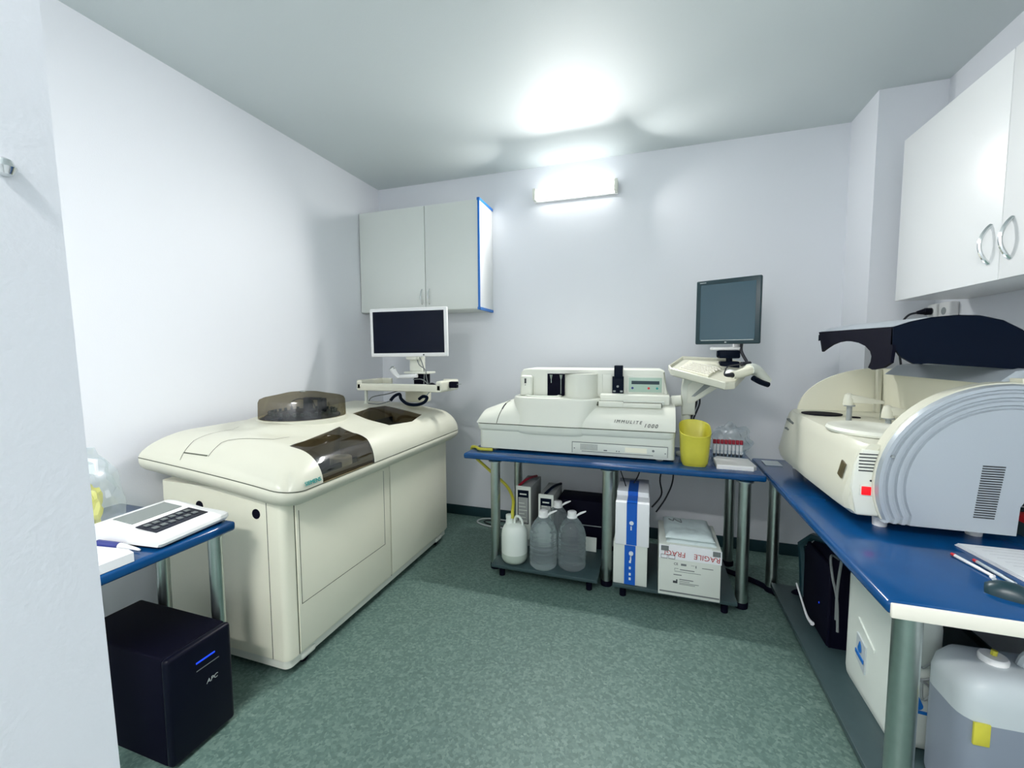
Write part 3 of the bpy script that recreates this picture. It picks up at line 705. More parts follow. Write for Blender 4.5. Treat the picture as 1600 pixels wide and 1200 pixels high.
# ledge running right
bm = BM(); prism(bm, [(3.02, 1.20), (3.02, 1.255), (3.03, 1.266), (3.42, 1.266), (3.42, 1.20)], 'x', -0.34, 0.118, bev=0.006); obj('ledge', bm, 'offwhite', t)
# back housing
bm = BM(); prism(bm, [(-0.952, 1.225), (-0.945, 1.40), (-0.925, 1.428), (-0.90, 1.434), (0.055, 1.434), (0.085, 1.42), (0.105, 1.26), (0.105, 1.225)], 'y', 3.09, 3.42, bev=0.012, seg=3)
obj('rear_housing', bm, 'offwhite', t)
bm = BM(); box(bm, (-0.94, 3.05, 1.225), (-0.845, 3.12, 1.385), 0.02, 4); lt = obj('left_tower', bm, 'offwhite', t)
bm = BM(); box(bm, (-0.903, 3.0475, 1.325), (-0.889, 3.052, 1.362), 0.001); box(bm, (-0.90, 3.0475, 1.312), (-0.892, 3.052, 1.316)); obj('indicator_mark', bm, 'print', lt)
bm = BM(); box(bm, (-0.735, 3.082, 1.235), (-0.605, 3.095, 1.398), 0.002); op = obj('pipette_opening', bm, 'matteblack', t, label='black recess with two pipettes')
for x in (-0.705, -0.632):
    bm = BM(); cyl(bm, (x, 3.078, 1.39), (x, 3.078, 1.36), 0.012, 0.005); cyl(bm, (x, 3.078, 1.36), (x, 3.078, 1.25 if x > -0.65 else 1.33), 0.0025); obj('pipette', bm, 'chrome', op)
# rounded column
bm = BM()
colm = [(-0.60, 3.20), (-0.605, 3.10)] + arc(-0.485, 3.11, 0.12, 180, 350, 18, 0.125) + [(-0.36, 3.11), (-0.33, 3.085), (-0.27, 3.085), (-0.27, 3.20)]
prism(bm, colm, 'z', 1.228, 1.4, bev=0.005); obj('column', bm, 'offwhite', t, sharp=30)
bm = BM(); prism(bm, [(x * 1.0, y - 0.004) for x, y in [(-0.60, 3.20), (-0.61, 3.10)] + arc(-0.485, 3.11, 0.125, 180, 350, 18, 0.13) + [(-0.35, 3.11), (-0.32, 3.08), (-0.31, 3.20)]], 'z', 1.228, 1.24); obj('column_base', bm, 'offwhite', t, sharp=30)
# black reader
bm = BM(); box(bm, (-0.262, 3.06, 1.262), (-0.185, 3.10, 1.385), 0.004); box(bm, (-0.25, 3.055, 1.37), (-0.192, 3.12, 1.462), 0.006, 3); rd = obj('reader_column', bm, 'navy', t, label='black upright reader')
bm = BM(); cyl(bm, (-0.224, 3.052, 1.315), (-0.224, 3.062, 1.315), 0.008, seg=12); box(bm, (-0.255, 3.056, 1.275), (-0.238, 3.061, 1.287)); box(bm, (-0.207, 3.056, 1.275), (-0.19, 3.061, 1.287)); obj('fittings', bm, 'grey', rd)
# display
bm = BM(); box(bm, (-0.162, 3.078, 1.262), (0.082, 3.10, 1.395), 0.006); dp = obj('display_panel', bm, 'offwhite', t)
bm = BM(); box(bm, (-0.150, 3.0755, 1.277), (0.068, 3.0795, 1.378), 0.001); obj('display_face', bm, mat('pale_green_face', (0.45, 0.60, 0.50), 0.4), dp, label='pale green display face')
bm = BM(); box(bm, (-0.132, 3.0735, 1.332), (0.052, 3.077, 1.355)); obj('lcd', bm, 'lgbezel', dp, label='dark display strip')
for x, mm in ((-0.125, 'bluegrip'), (-0.017, 'brightred'), (0.038, 'teal_print')):
    bm = BM(); cyl(bm, (x, 3.0735, 1.305), (x, 3.077, 1.305), 0.008, seg=16); obj('button', bm, mm, dp)
# loading slot
def shell_pt(x, i, off=0.0):
    pr = up_profile(x); a = pr[i]; return Vector((x, a[0], a[1] + off))
bm = BM(); box(bm, (-0.375, 3.0, 1.196), (0.085, 3.022, 1.2235), 0.002); obj('slot_rim', bm, 'offwhite_low', t)
bm = BM(); box(bm, (-0.365, 2.975, 1.185), (0.07, 3.0, 1.2125), 0.002); box(bm, (-0.365, 2.998, 1.205), (-0.18, 3.0, 1.219)); sl = obj('loading_slot', bm, 'seam', t)
bm = BM(); box(bm, (-0.345, 2.965, 1.18), (-0.18, 2.992, 1.216), 0.002); box(bm, (-0.18, 2.965, 1.18), (0.065, 2.992, 1.210), 0.002); obj('slot_rail', bm, 'offwhite', sl)
text('lettering', 'IMMULITE', 0.030, (-0.235, FY + 0.002, 1.083), (1, 0, -0.02), (0, 0.30, 1), 'print', t, 0.0012, shear=0.3, space=1.45)
text('lettering', '1000', 0.036, (-0.045, FY - 0.001, 1.060), (1, 0, -0.02), (0, 0.20, 1), 'print', t, 0.0012, shear=0.3, space=1.3)
# service panel low on the front
bm = BM(); box(bm, (-0.515, FY + 0.004, 0.862), (0.108, FY + 0.014, 0.935), 0.001); sp_ = obj('service_panel', bm, 'offwhite_low', t)
bm = BM()
for a in ((-0.517, 0.933, 0.110, 0.937), (-0.517, 0.860, -0.514, 0.937), (0.107, 0.866, 0.110, 0.937), (-0.45, 0.872, 0.02, 0.876)): box(bm, (a[0], FY + 0.002, a[1]), (a[2], FY + 0.006, a[3]))
for k in range(14):
    for j in range(5): box(bm, (-0.458 + k * 0.0085, FY + 0.0025, 0.885 + j * 0.0085), (-0.453 + k * 0.0085, FY + 0.005, 0.890 + j * 0.0085))
box(bm, (-0.30, FY + 0.0025, 0.884), (-0.277, FY + 0.005, 0.892)); box(bm, (-0.218, FY + 0.0025, 0.884), (-0.211, FY + 0.005, 0.891)); box(bm, (-0.202, FY + 0.0025, 0.884), (-0.195, FY + 0.005, 0.891))
for x in (-0.50, 0.095): cyl(bm, (x, FY + 0.0025, 0.892), (x, FY + 0.005, 0.892), 0.004, seg=8)
cyl(bm, (0.02, FY + 0.0025, 0.905), (0.02, FY + 0.005, 0.905), 0.008, seg=12)
obj('panel_marks', bm, 'greyprint', sp_)
bm = BM(); box(bm, (-0.16, FY + 0.0025, 0.885), (-0.02, FY + 0.005, 0.918)); obj('panel_badge', bm, 'cream', sp_)
# knob on right shoulder
bm = BM(); cyl(bm, (0.14, 3.12, 1.215), (0.20, 3.11, 1.225), 0.04, 0.036); obj('side_knob', bm, 'offwhite', t)

# ------------------------------------------------------------------ swing arm with keyboard tray and square monitor
t = thing('swing_arm', (0.24, 3.18, ZT), 'cream swing arm with keyboard tray rising between the off-white analyzer and yellow bin', 'stand')
bm = BM(); cyl(bm, (0.235, 3.20, ZT), (0.235, 3.20, 0.845), 0.06); cyl(bm, (0.235, 3.20, 0.84), (0.235, 3.20, 1.20), 0.032); obj('column', bm, 'offwhite_low', t)
bm = BM(); prism(bm, [(0.205, 1.12), (0.29, 1.12), (0.29, 1.25), (0.285, 1.37), (0.21, 1.38), (0.20, 1.30)], 'y', 3.15, 3.25, bev=0.008); obj('elbow', bm, 'offwhite_low', t)
bm = BM(); prism(bm, [(0.235, 1.20), (0.27, 1.20), (0.53, 1.385), (0.53, 1.43), (0.36, 1.43), (0.26, 1.345), (0.235, 1.33)], 'y', 3.145, 3.205, bev=0.008); arm_ = obj('diagonal_arm', bm, 'offwhite', t)
bm = BM(); prism(bm, [(0.262, 1.25), (0.285, 1.25), (0.46, 1.385), (0.44, 1.395), (0.40, 1.395)], 'y', 3.142, 3.146); obj('arm_groove', bm, 'grey', arm_)
bm = BM()
def tilt(bm):
    for v in bm.verts: v.co.z += -0.11 * (v.co.x - 0.107) + 0.281 * (v.co.y - 3.0)
trayp = [(0.115, 2.96), (0.42, 2.80), (0.475, 2.83), (0.57, 3.05), (0.60, 3.26), (0.52, 3.32), (0.20, 3.26), (0.105, 3.02)]
def sc(poly, k, z, c=(0.36, 3.06)): return [Vector((c[0] + (x - c[0]) * k, c[1] + (y - c[1]) * k, z)) for x, y in poly]
loft(bm, [sc(trayp, 0.90, 1.408), sc(trayp, 0.98, 1.418), sc(trayp, 1.0, 1.432), sc(trayp, 1.0, 1.458), sc(trayp, 0.975, 1.464), sc(trayp, 0.95, 1.460), sc(trayp, 0.945, 1.445)]); tilt(bm); obj('tray', bm, 'cream_top', t)
bm = BM(); box(bm, (0.44, 3.18, 1.44), (0.56, 3.28, 1.49), 0.01); cyl(bm, (0.42, 3.20, 1.54), (0.55, 3.20, 1.54), 0.022); box(bm, (0.43, 3.17, 1.51), (0.56, 3.27, 1.565), 0.01); cyl(bm, (0.50, 3.22, 1.48), (0.50, 3.22, 1.52), 0.02); obj('pivot', bm, 'navy', t, label='black tilting pivot')
bm = BM(); box(bm, (0.385, 3.15, 1.568), (0.56, 3.28, 1.586), 0.004); box(bm, (0.52, 3.18, 1.58), (0.58, 3.24, 1.72), 0.008); obj('mount_plate', bm, 'white', t)
bm = BM(); tube(bm, [(0.565, 3.17, 1.62), (0.56, 3.15, 1.56), (0.585, 3.13, 1.50), (0.60, 3.10, 1.468)], 0.010, n=5); obj('cable', bm, 'cable', t)
bm = BM(); tube(bm, [(0.29, 3.19, 1.27), (0.30, 3.19, 1.20), (0.27, 3.20, 1.10), (0.26, 3.20, 1.04)], 0.007, n=5); tube(bm, [(0.31, 3.18, 1.27), (0.32, 3.19, 1.20), (0.29, 3.21, 1.10), (0.275, 3.22, 1.04)], 0.006, n=5); obj('cable', bm, 'cable', t)
t = thing('monitor', (0.46, 3.12, 1.60), 'dark framed square monitor with grey blue screen on the swing arm', 'monitor')
c, Rm = monitor(t, 0.262, 0.655, 3.10, 1.605, 2.03, 0.06, 0.030, 0.028, 'lgbezel', 'screen_grey', -0.42, 0.0)
bm = BM(); box(bm, (0.30, 3.0975, 1.6285), (0.62, 3.0985, 1.6335), rot=(Rm, c)); box(bm, (0.45, 3.098, 1.613), (0.462, 3.0995, 1.621), rot=(Rm, c)); box(bm, (0.285, 3.098, 2.012), (0.325, 3.0995, 2.017), rot=(Rm, c)); obj('bezel_marks', bm, 'greycable', t)
t = thing('keyboard', (0.30, 3.05, 1.445), 'cream keyboard in the swing arm tray below the square monitor', 'keyboard')
kp = [(0.165, 2.985), (0.335, 2.90), (0.43, 3.13), (0.42, 3.21), (0.25, 3.20)]
bm = BM(); loft(bm, [[Vector((x, y, 1.446)) for x, y in kp], [Vector((x, y, 1.457)) for x, y in kp]]); tilt(bm); obj('base', bm, 'cream', t)
bm = BM(); Rk = Matrix.Rotation(-0.46, 3, 'Z')
for r in range(5):
    for k in range(10):
        p = Vector((0.182, 3.0, 0)) + Rk @ Vector((k * 0.0185, r * 0.036 - 0.002, 0)) + Vector((r * 0.004, 0, 0))
        box(bm, (p.x, p.y, 1.457), (p.x + 0.014, p.y + 0.028, 1.463))
tilt(bm); obj('keys', bm, 'whiteedge', t)
mouse('computer_mouse', (0.475, 3.0, 1.412), 1.9, 'white', 'white computer mouse on the swing arm tray below the square monitor', 0.10, 0.06, 0.03)
t = thing('barcode_scanner', (0.60, 3.0, 1.40), 'beige handheld barcode scanner hooked on the right corner of the swing arm tray', 'scanner')
bm = BM(); tube(bm, [(0.46, 2.83, 1.415), (0.52, 2.88, 1.425), (0.58, 2.93, 1.445)], lambda u: 0.022 + 0.01 * u, 12, 5); obj('grip', bm, 'cream', t)
bm = BM(); tube(bm, [(0.565, 2.92, 1.445), (0.60, 2.95, 1.445), (0.64, 2.98, 1.41), (0.68, 3.0, 1.365)], lambda u: 0.036 - 0.004 * u, 12, 5); obj('head', bm, 'offwhite_low', t)
bm = BM(); tube(bm, [(0.585, 2.90, 1.395), (0.63, 2.93, 1.37), (0.68, 2.965, 1.352)], lambda u: 0.017, 10, 4); obj('underside', bm, 'navy', t)
bm = BM(); tube(bm, [(0.46, 2.83, 1.415), (0.425, 2.80, 1.415), (0.41, 2.80, 1.42)], lambda u: 0.016 - 0.011 * u, 10, 4); tube(bm, [(0.41, 2.80, 1.42), (0.43, 2.82, 1.465), (0.50, 2.92, 1.475), (0.575, 3.0, 1.485)], 0.004, n=5); tube(bm, [(0.53, 2.97, 1.478), (0.585, 3.0, 1.482)], 0.013, 10, 3); obj('cord', bm, 'cable', t)

# ------------------------------------------------------------------ things on the far bench
t = thing('sharps_bin', (0.268, 2.96, ZT), 'open yellow plastic bin on the far blue bench beside the analyzer', 'bin')
def bin_ring(k, z, wv=0.0, c=(0.272, 2.945), w=0.094, l=0.095):
    out = []
    for i in range(32):
        a = 2 * PI * i / 32; ca, sa = math.cos(a), math.sin(a)
        r = 1 / (abs(ca) ** 3.4 + abs(sa) ** 3.4) ** (1 / 3.4)
        out.append(Vector((c[0] + w * k * r * ca, c[1] + l * k * r * sa, z + wv * (sa * 0.042 - ca * 0.004))))
    return out
bm = BM()
loft(bm, [bin_ring(0.80, ZT + 0.012), bin_ring(0.86, ZT + 0.02), bin_ring(0.92, ZT + 0.10), bin_ring(0.99, 1.05, 1), bin_ring(1.02, 1.062, 1), bin_ring(1.0, 1.066, 1), bin_ring(0.955, 1.06, 1), bin_ring(0.87, ZT + 0.08), bin_ring(0.8, ZT + 0.03)]); obj('bucket', bm, 'yellow', t)
bm = BM()
loft(bm, [bin_ring(0.76, ZT), bin_ring(0.82, ZT + 0.016)]); obj('bag_tail', bm, 'yellow_tube', t)

t = thing('tube_rack', (0.50, 3.17, ZT), 'clear plastic rack holding red capped tubes on the far bench', 'rack')
bm = BM(); box(bm, (0.405, 3.15, ZT), (0.605, 3.20, ZT + 0.008), 0.002); box(bm, (0.405, 3.15, ZT + 0.05), (0.605, 3.152, ZT + 0.056)); box(bm, (0.405, 3.198, ZT + 0.05), (0.605, 3.20, ZT + 0.056))
for x in (0.405, 0.601): box(bm, (x, 3.15, ZT), (x + 0.004, 3.20, ZT + 0.056))
obj('frame', bm, 'clear', t)
proto = thing('test_tube', (0.42, 3.175, ZT + 0.009), 'thin white labelled test tube with dark red cap, standing in the clear rack', 'test tube', 'red capped tubes in the clear rack')
bm = BM(); lathe(bm, [(0.004, 0), (0.008, 0.004), (0.008, 0.092)], (0.42, 3.175, ZT + 0.009), 14); obj('glass_tube', bm, 'clear', proto)
bm = BM(); lathe(bm, [(0.0086, 0.022), (0.0086, 0.084)], (0.42, 3.175, ZT + 0.009), 14); obj('paper_label', bm, 'paper', proto)
bm = BM(); lathe(bm, [(0.007, 0.004), (0.0078, 0.006), (0.0078, 0.021)], (0.42, 3.175, ZT + 0.009), 14); obj('sample', bm, 'print', proto)
bm = BM(); lathe(bm, [(0.0105, 0.090), (0.011, 0.094), (0.011, 0.114), (0.009, 0.118)], (0.42, 3.175, ZT + 0.009), 16); obj('cap', bm, 'red', proto)
for k in range(1, 8):
    o = copy_tree(proto); o.location.x += k * 0.0235
t = thing('foam_tray', (0.50, 2.97, ZT), 'flat white foam tray on the far bench in front of the red capped tubes', 'tray')
bm = BM(); fp = [(0.395, 2.865), (0.60, 2.865), (0.622, 2.90), (0.612, 3.08), (0.425, 3.11), (0.40, 3.06)]
loft(bm, [[Vector((x, y, ZT)) for x, y in fp], [Vector((x, y, ZT + 0.022)) for x, y in fp], [Vector((0.505 + (x - 0.505) * 0.96, 2.98 + (y - 2.98) * 0.96, ZT + 0.027)) for x, y in fp]]); obj('block', bm, 'white', t)
def crumple(name, c, s, m, seed, amp, parent=None, flat=True, sub=4, fq=2.2):
    bm = BM(); bmesh.ops.create_icosphere(bm, subdivisions=sub, radius=1)
    for v in bm.verts:
        d = v.co.normalized(); q_ = d * fq + Vector((seed, seed * 2.3, -seed))
        k = 1 + amp * (noise.noise(q_) + 0.5 * abs(noise.noise(q_ * 2.6)) + 0.3 * noise.noise(q_ * 5.5))
        v.co = Vector((c[0] + d.x * s[0] * k, c[1] + d.y * s[1] * k, c[2] + d.z * s[2] * k))
        if flat: v.co.z = max(v.co.z, c[2] - s[2] * 0.82)
    return obj(name, bm, m, parent, sharp=30)
o = crumple('plastic_bag', (0.535, 3.30, ZT + 0.09), (0.12, 0.07, 0.11), 'film', 3.1, 0.35); tag(o, 'crumpled clear plastic bag behind the red capped tubes', 'bag')
t = thing('pale_patch', (0.76, 3.10, ZT), 'small pale rectangle lying at the far end of the right blue bench', 'card')  # thin pale rectangle laid flat on the bench top
bm = BM(); box(bm, (0.705, 3.05, ZT), (0.80, 3.17, ZT + 0.004), 0.001); obj('sheet', bm, 'can_grey', t)
t = thing('yellow_hose', (-1.2, 2.93, ZT), 'yellow hose from the far bench corner down into the white jug', 'hose')
bm = BM(); tube(bm, [(-1.10, 2.89, ZT + 0.012), (-1.20, 2.88, ZT + 0.014), (-1.245, 2.93, ZT + 0.014), (-1.30, 2.97, ZT - 0.0), (-1.29, 2.99, 0.76), (-1.17, 2.99, 0.66), (-1.03, 2.99, 0.55), (-0.935, 2.86, 0.50), (-0.905, 2.76, 0.45), (-0.90, 2.74, 0.405)], 0.0115, 10, 8); obj('tubing', bm, 'yellow_tube', t)

# ------------------------------------------------------------------ under the far bench
ZS = 0.098
t = thing('plastic_jug', (-0.90, 2.75, ZS), 'milky white plastic jug fed by the yellow hose, on the low shelf', 'jug')
c = (-0.89, 2.755, ZS)
bm = BM(); lathe(bm, [(0.05, 0.0), (0.078, 0.008), (0.09, 0.03), (0.091, 0.07)], c, 32, mi=1, cap1=False)
lathe(bm, [(0.091, 0.07), (0.091, 0.19), (0.088, 0.22), (0.072, 0.255), (0.045, 0.272)], c, 32, mi=0, cap0=False); obj('body', bm, ['hdpe', 'hdpe_low'], t, merge=True, sharp=50)
bm = BM(); lathe(bm, [(0.030, 0.262), (0.027, 0.285), (0.024, 0.30), (0.027, 0.305), (0.027, 0.325), (0.018, 0.328)], (c[0] - 0.035, c[1], c[2]), 20); obj('neck', bm, 'hdpe', t)
bm = BM(); tube(bm, [(c[0] + 0.0, c[1], ZS + 0.265), (c[0] + 0.005, c[1], ZS + 0.31), (c[0] + 0.03, c[1], ZS + 0.32), (c[0] + 0.055, c[1], ZS + 0.29), (c[0] + 0.06, c[1], ZS + 0.25)], 0.0085, n=5); obj('handle', bm, 'hdpe', t)
def bottle(x, y, label, s=1.0):
    t = thing('water_bottle', (x, y, ZS), label, 'bottle', 'large clear water bottles on the low shelf')
    prof = [(0.045, 0.003), (0.075, 0.0), (0.090, 0.014), (0.094, 0.035)]
    for k in range(6):
        z = 0.045 + k * 0.032; prof += [(0.0875, z), (0.094, z + 0.010), (0.094, z + 0.020)]
    prof += [(0.090, 0.245), (0.082, 0.272), (0.062, 0.310), (0.036, 0.342), (0.026, 0.350), (0.026, 0.366)]
    bm = BM(); lathe(bm, [(r * s, z * s) for r, z in prof], (x, y, ZS), 40); obj('body', bm, 'water', t, sharp=70)
    bm = BM(); lathe(bm, [(0.034 * s, 0.345 * s), (0.034 * s, 0.352 * s), (0.030 * s, 0.356 * s), (0.030 * s, 0.384 * s), (0.024 * s, 0.388 * s)], (x, y, ZS), 24); obj('cap', bm, 'white', t)
    bm = BM(); tube(bm, [(x + 0.025, y, ZS + 0.352 * s), (x + 0.05, y - 0.006, ZS + 0.372 * s), (x + 0.085, y - 0.004, ZS + 0.392 * s), (x + 0.088, y + 0.004, ZS + 0.394 * s), (x + 0.05, y + 0.01, ZS + 0.376 * s), (x + 0.025, y, ZS + 0.356 * s)], 0.004, 6, 4); obj('handle', bm, 'white', t)
    return t
bottle(-0.680, 2.745, 'large clear water bottle standing next to the milky white jug')
bottle(-0.492, 2.79, 'large clear water bottle, rightmost of the three on the shelf')
bottle(-0.625, 2.955, 'large clear water bottle standing behind the other two')
def reagent(x0, x1, y0, z1, label, strap):
    t = thing('reagent_box', ((x0 + x1) / 2, y0 + 0.25, ZS), label, 'box', None)
    bm = BM(); box(bm, (x0, y0, ZS), (x1, y0 + 0.32, z1 - 0.01), 0.003); obj('carton', bm, 'greybox', t)
    bm = BM(); box(bm, (x0 - 0.002, y0 - 0.004, ZS + 0.05), (x1 + 0.002, y0 + 0.002, z1), 0.002); fp = obj('front_face', bm, 'carton', t)
    bm = BM(); box(bm, (x0 + 0.014, y0 - 0.0055, ZS + 0.17), (x1 - 0.014, y0 - 0.003, z1 - 0.03)); obj('label_border', bm, 'navy', fp)
    bm = BM(); box(bm, (x0 + 0.019, y0 - 0.0065, ZS + 0.176), (x1 - 0.019, y0 - 0.004, z1 - 0.085)); obj('label_sheet', bm, 'greybox', fp)
    boxes('label_line', [((x0 + 0.024, y0 - 0.0075, ZS + 0.19 + k * 0.027), (x1 - 0.026 - 0.01 * (k % 3), y0 - 0.006, ZS + 0.196 + k * 0.027)) for k in range(6)] + [((x0 + 0.03, y0 - 0.0065, z1 - 0.065), (x1 - 0.03, y0 - 0.005, z1 - 0.055))], 'carton', fp)
    bm = BM(); tube(bm, [(x0 + strap, y0 + 0.01, z1 - 0.002), (x0 + strap + 0.03, y0 + 0.10, z1 + 0.02), (x0 + strap + 0.05, y0 + 0.20, z1 + 0.015), (x0 + strap + 0.06, y0 + 0.30, z1 - 0.004)], 0.010, n=5); obj('strap', bm, 'red' if strap < 0.03 else 'navy', t)
reagent(-0.955, -0.842, 3.0, 0.555, 'grey reagent box with red strap, behind the milky jug', 0.02)
reagent(-0.775, -0.665, 2.985, 0.515, 'grey reagent box with dark strap, behind the water bottles', 0.045)
t = thing('power_supply', (-0.46, 3.2, ZS), 'black rectangular device behind the water bottles on the low shelf', 'device')
bm = BM(); box(bm, (-0.655, 3.10, ZS), (-0.315, 3.325, 0.455), 0.008); obj('case', bm, 'matteblack', t)
bm = BM(); box(bm, (-0.64, 3.094, 0.27), (-0.33, 3.10, 0.275)); obj('case_seam', bm, 'grey', t)
t = thing('paper_note', (-0.40, 3.0, ZS), 'small white paper leaning at the foot of the black device', 'paper')
bm = BM(); box(bm, (-0.44, 3.06, ZS), (-0.36, 3.065, ZS + 0.10), rot=(Matrix.Rotation(-0.2, 3, 'X'), None)); obj('sheet', bm, 'carton', t)
# taped white carton
t = thing('carton_box', (-0.1, 2.9, ZS), 'tall white carton sealed with blue tape, under the far bench', 'box')
bm = BM(); box(bm, (-0.208, 2.675, ZS), (-0.004, 3.10, 0.37), 0.003); obj('box_body', bm, 'carton', t)
bm = BM(); box(bm, (-0.198, 2.665, 0.355), (0.004, 3.10, 0.625), 0.003); box(bm, (-0.20, 2.80, 0.60), (-0.002, 3.10, 0.655), 0.003); obj('lid', bm, 'paper', t)
bm = BM(); box(bm, (-0.130, 2.662, 0.36), (-0.068, 2.666, 0.628)); box(bm, (-0.140, 2.672, ZS + 0.002), (-0.074, 2.676, 0.36)); box(bm, (-0.130, 2.662, 0.6255), (-0.068, 2.80, 0.6285)); box(bm, (-0.130, 2.797, 0.6285), (-0.068, 3.05, 0.6575)); tp = obj('tape', bm, 'tape', t, label='blue packing tape with pale print')
for z in (0.50, 0.305):
    bm = BM(); cyl(bm, (-0.10, 2.6605, z), (-0.10, 2.663 + (0.01 if z < 0.36 else 0), z), 0.013, seg=14); box(bm, (-0.106, 2.6605, z - 0.045), (-0.098, 2.673, z - 0.02)); obj('tape_print', bm, 'whiteprint', tp)
boxes('tape_print', [((-0.112, 2.6705, z), (-0.100, 2.673, z + 0.016)) for z in (0.24, 0.20, 0.16, 0.13)], 'whiteprint', tp)
bm = BM(); tube(bm, [(-0.15, 2.90, 0.658), (-0.18, 3.0, 0.70), (-0.24, 3.25, 0.76)], 0.0035, n=4); o = obj('cable', bm, 'cable'); tag(o, 'thin black cable draped left from the taped white carton', 'cable')
bm = BM(); tube(bm, [(-0.10, 2.98, 0.66), (-0.07, 3.1, 0.70), (-0.05, 3.3, 0.79), (-0.04, 3.35, 0.788)], 0.0045, n=5); o = obj('cable', bm, 'cable'); tag(o, 'thin black cable rising from the taped white carton to the bench', 'cable')
# FRAGILE carton
t = thing('carton_box', (0.235, 2.9, ZS), 'white carton with upside-down red FRAGILE tape, under the far bench', 'box')
FX0, FX1, FYB = 0.062, 0.402, 2.63
bm = BM(); box(bm, (FX0, FYB, ZS), (FX1, 3.0, 0.412), 0.003); bx = obj('box_body', bm, 'carton', t)
bm = BM(); box(bm, (FX0 + 0.002, FYB - 0.003, 0.325), (FX1 + 0.003, FYB, 0.405)); box(bm, (FX0 + 0.06, FYB - 0.004, 0.37), (FX1 - 0.05, FYB - 0.002, 0.413)); obj('tape_strip', bm, 'paper', t, label='white tape band')
for s_, x in (('FRAGI', FX0 + 0.150), ('FRAGILE', FX1 + 0.0)):
    pass
text('tape_lettering', 'FRAGI', 0.044, (FX0 + 0.150, FYB - 0.0045, 0.372), (-1, 0, 0.04), (0, 0, -1), 'redprint', t, 0.0004)
text('tape_lettering', 'RAGILE', 0.044, (FX1 - 0.003, FYB - 0.0045, 0.366), (-1, 0, 0.04), (0, 0, -1), 'redprint', t, 0.0004)
boxes('grey_mark', [((FX0 + 0.012, FYB - 0.006, 0.372), (FX0 + 0.055, FYB - 0.004, 0.402)), ((FX1 - 0.045, FYB - 0.006, 0.372), (FX1 - 0.004, FYB - 0.004, 0.402)), ((FX0 + 0.008, FYB - 0.002, 0.116), (FX1 - 0.004, FYB + 0.001, 0.124))], 'greyprint', t)
text('print', 'CE', 0.020, (FX0 + 0.085, FYB - 0.001, 0.290), (1, 0, 0), (0, 0, 1), 'print', t, 0.0004)
for x in (0.012, 0.055):
    bm = BM()
    for a in ((0, 0, 0.036, 0.0018), (0, 0.022, 0.036, 0.0238), (0, 0, 0.0018, 0.023), (0.0345, 0, 0.0363, 0.023)): box(bm, (FX0 + x + a[0], FYB - 0.005, 0.325 + a[1]), (FX0 + x + a[2], FYB - 0.003, 0.325 + a[3]))
    obj('handling_symbol', bm, 'print', t)
for a in ((0.125, 0.29, 0.155, 0.302), (0.18, 0.297, 0.20, 0.2985), (0.205, 0.285, 0.21, 0.300), (0.24, 0.288, 0.30, 0.292), (0.09, 0.268, 0.112, 0.270), (0.09, 0.256, 0.092, 0.270), (0.12, 0.262, 0.20, 0.267), (0.09, 0.250, 0.235, 0.2525), (0.085, 0.228, 0.13, 0.233), (0.118, 0.202, 0.195, 0.207), (0.118, 0.192, 0.175, 0.195), (0.118, 0.182, 0.225, 0.185), (0.118, 0.174, 0.205, 0.177)):
    boxes('printed_line', [((FX0 + a[0], FYB - 0.001, a[1]), (FX0 + a[2], FYB + 0.001, a[3]))], 'greyprint', t)
bm = BM(); box(bm, (FX0 + 0.083, FYB - 0.001, 0.178), (FX0 + 0.108, FYB + 0.001, 0.192)); box(bm, (FX0 + 0.10, FYB - 0.001, 0.19), (FX0 + 0.108, FYB + 0.001, 0.202)); obj('factory_symbol', bm, 'print', t)
t = thing('parcel', (0.235, 2.82, 0.412), 'folded pale plastic parcel lying on the FRAGILE carton', 'parcel')
def sheet_stack(x0, x1, y0, y1, z0, z1, seed, skew):
    bm = BM(); nx, ny = 22, 18; top = []; bot = []
    for i in range(nx + 1):
        for lst, up in ((top, 1), (bot, 0)):
            row = []
            for j in range(ny + 1):
                u, v = i / nx, j / ny; x = x0 + (x1 - x0) * u + skew * v; y = y0 + (y1 - y0) * v
                e = min(1, min(u, 1 - u, v, 1 - v) * 14)
                z = z0 if not up else z0 + (z1 - z0) * (0.35 + 0.65 * e) + 0.010 * e * noise.noise(Vector((x * 14 + seed, y * 9, seed))) + 0.006 * e * noise.noise(Vector((x * 35, y * 30 + seed, 1)))
                row.append(bm.verts.new((x + 0.004 * noise.noise(Vector((y * 20, seed, 0))), y, z)))
            lst.append(row)
    for i in range(nx):
        for j in range(ny):
            bm.faces.new((top[i][j], top[i + 1][j], top[i + 1][j + 1], top[i][j + 1])); bm.faces.new((bot[i][j], bot[i][j + 1], bot[i + 1][j + 1], bot[i + 1][j]))
    for i in range(nx):
        bm.faces.new((bot[i][0], bot[i + 1][0], top[i + 1][0], top[i][0])); bm.faces.new((bot[i][ny], top[i][ny], top[i + 1][ny], bot[i + 1][ny]))
    for j in range(ny):
        bm.faces.new((bot[0][j], top[0][j], top[0][j + 1], bot[0][j + 1])); bm.faces.new((bot[nx][j], bot[nx][j + 1], top[nx][j + 1], top[nx][j]))
    return bm
fb_ = mat('frosted_bag', (0.55, 0.64, 0.64), 0.35, bump=0.3, bscale=18, vary=0.08)
obj('lower_bag', sheet_stack(0.105, 0.380, 2.655, 2.97, 0.4125, 0.436, 2.0, 0.0), fb_, t, sharp=60)
obj('upper_bag', sheet_stack(0.100, 0.372, 2.66, 2.98, 0.437, 0.462, 7.0, -0.01), fb_, t, sharp=60)
bm = BM(); tube(bm, [(0.125, 2.90, 0.466), (0.150, 2.87, 0.466), (0.155, 2.91, 0.466), (0.175, 2.88, 0.466), (0.20, 2.86, 0.466), (0.195, 2.91, 0.466)], 0.003, 5, 4); obj('pen_scrawl', bm, 'greyprint', t)
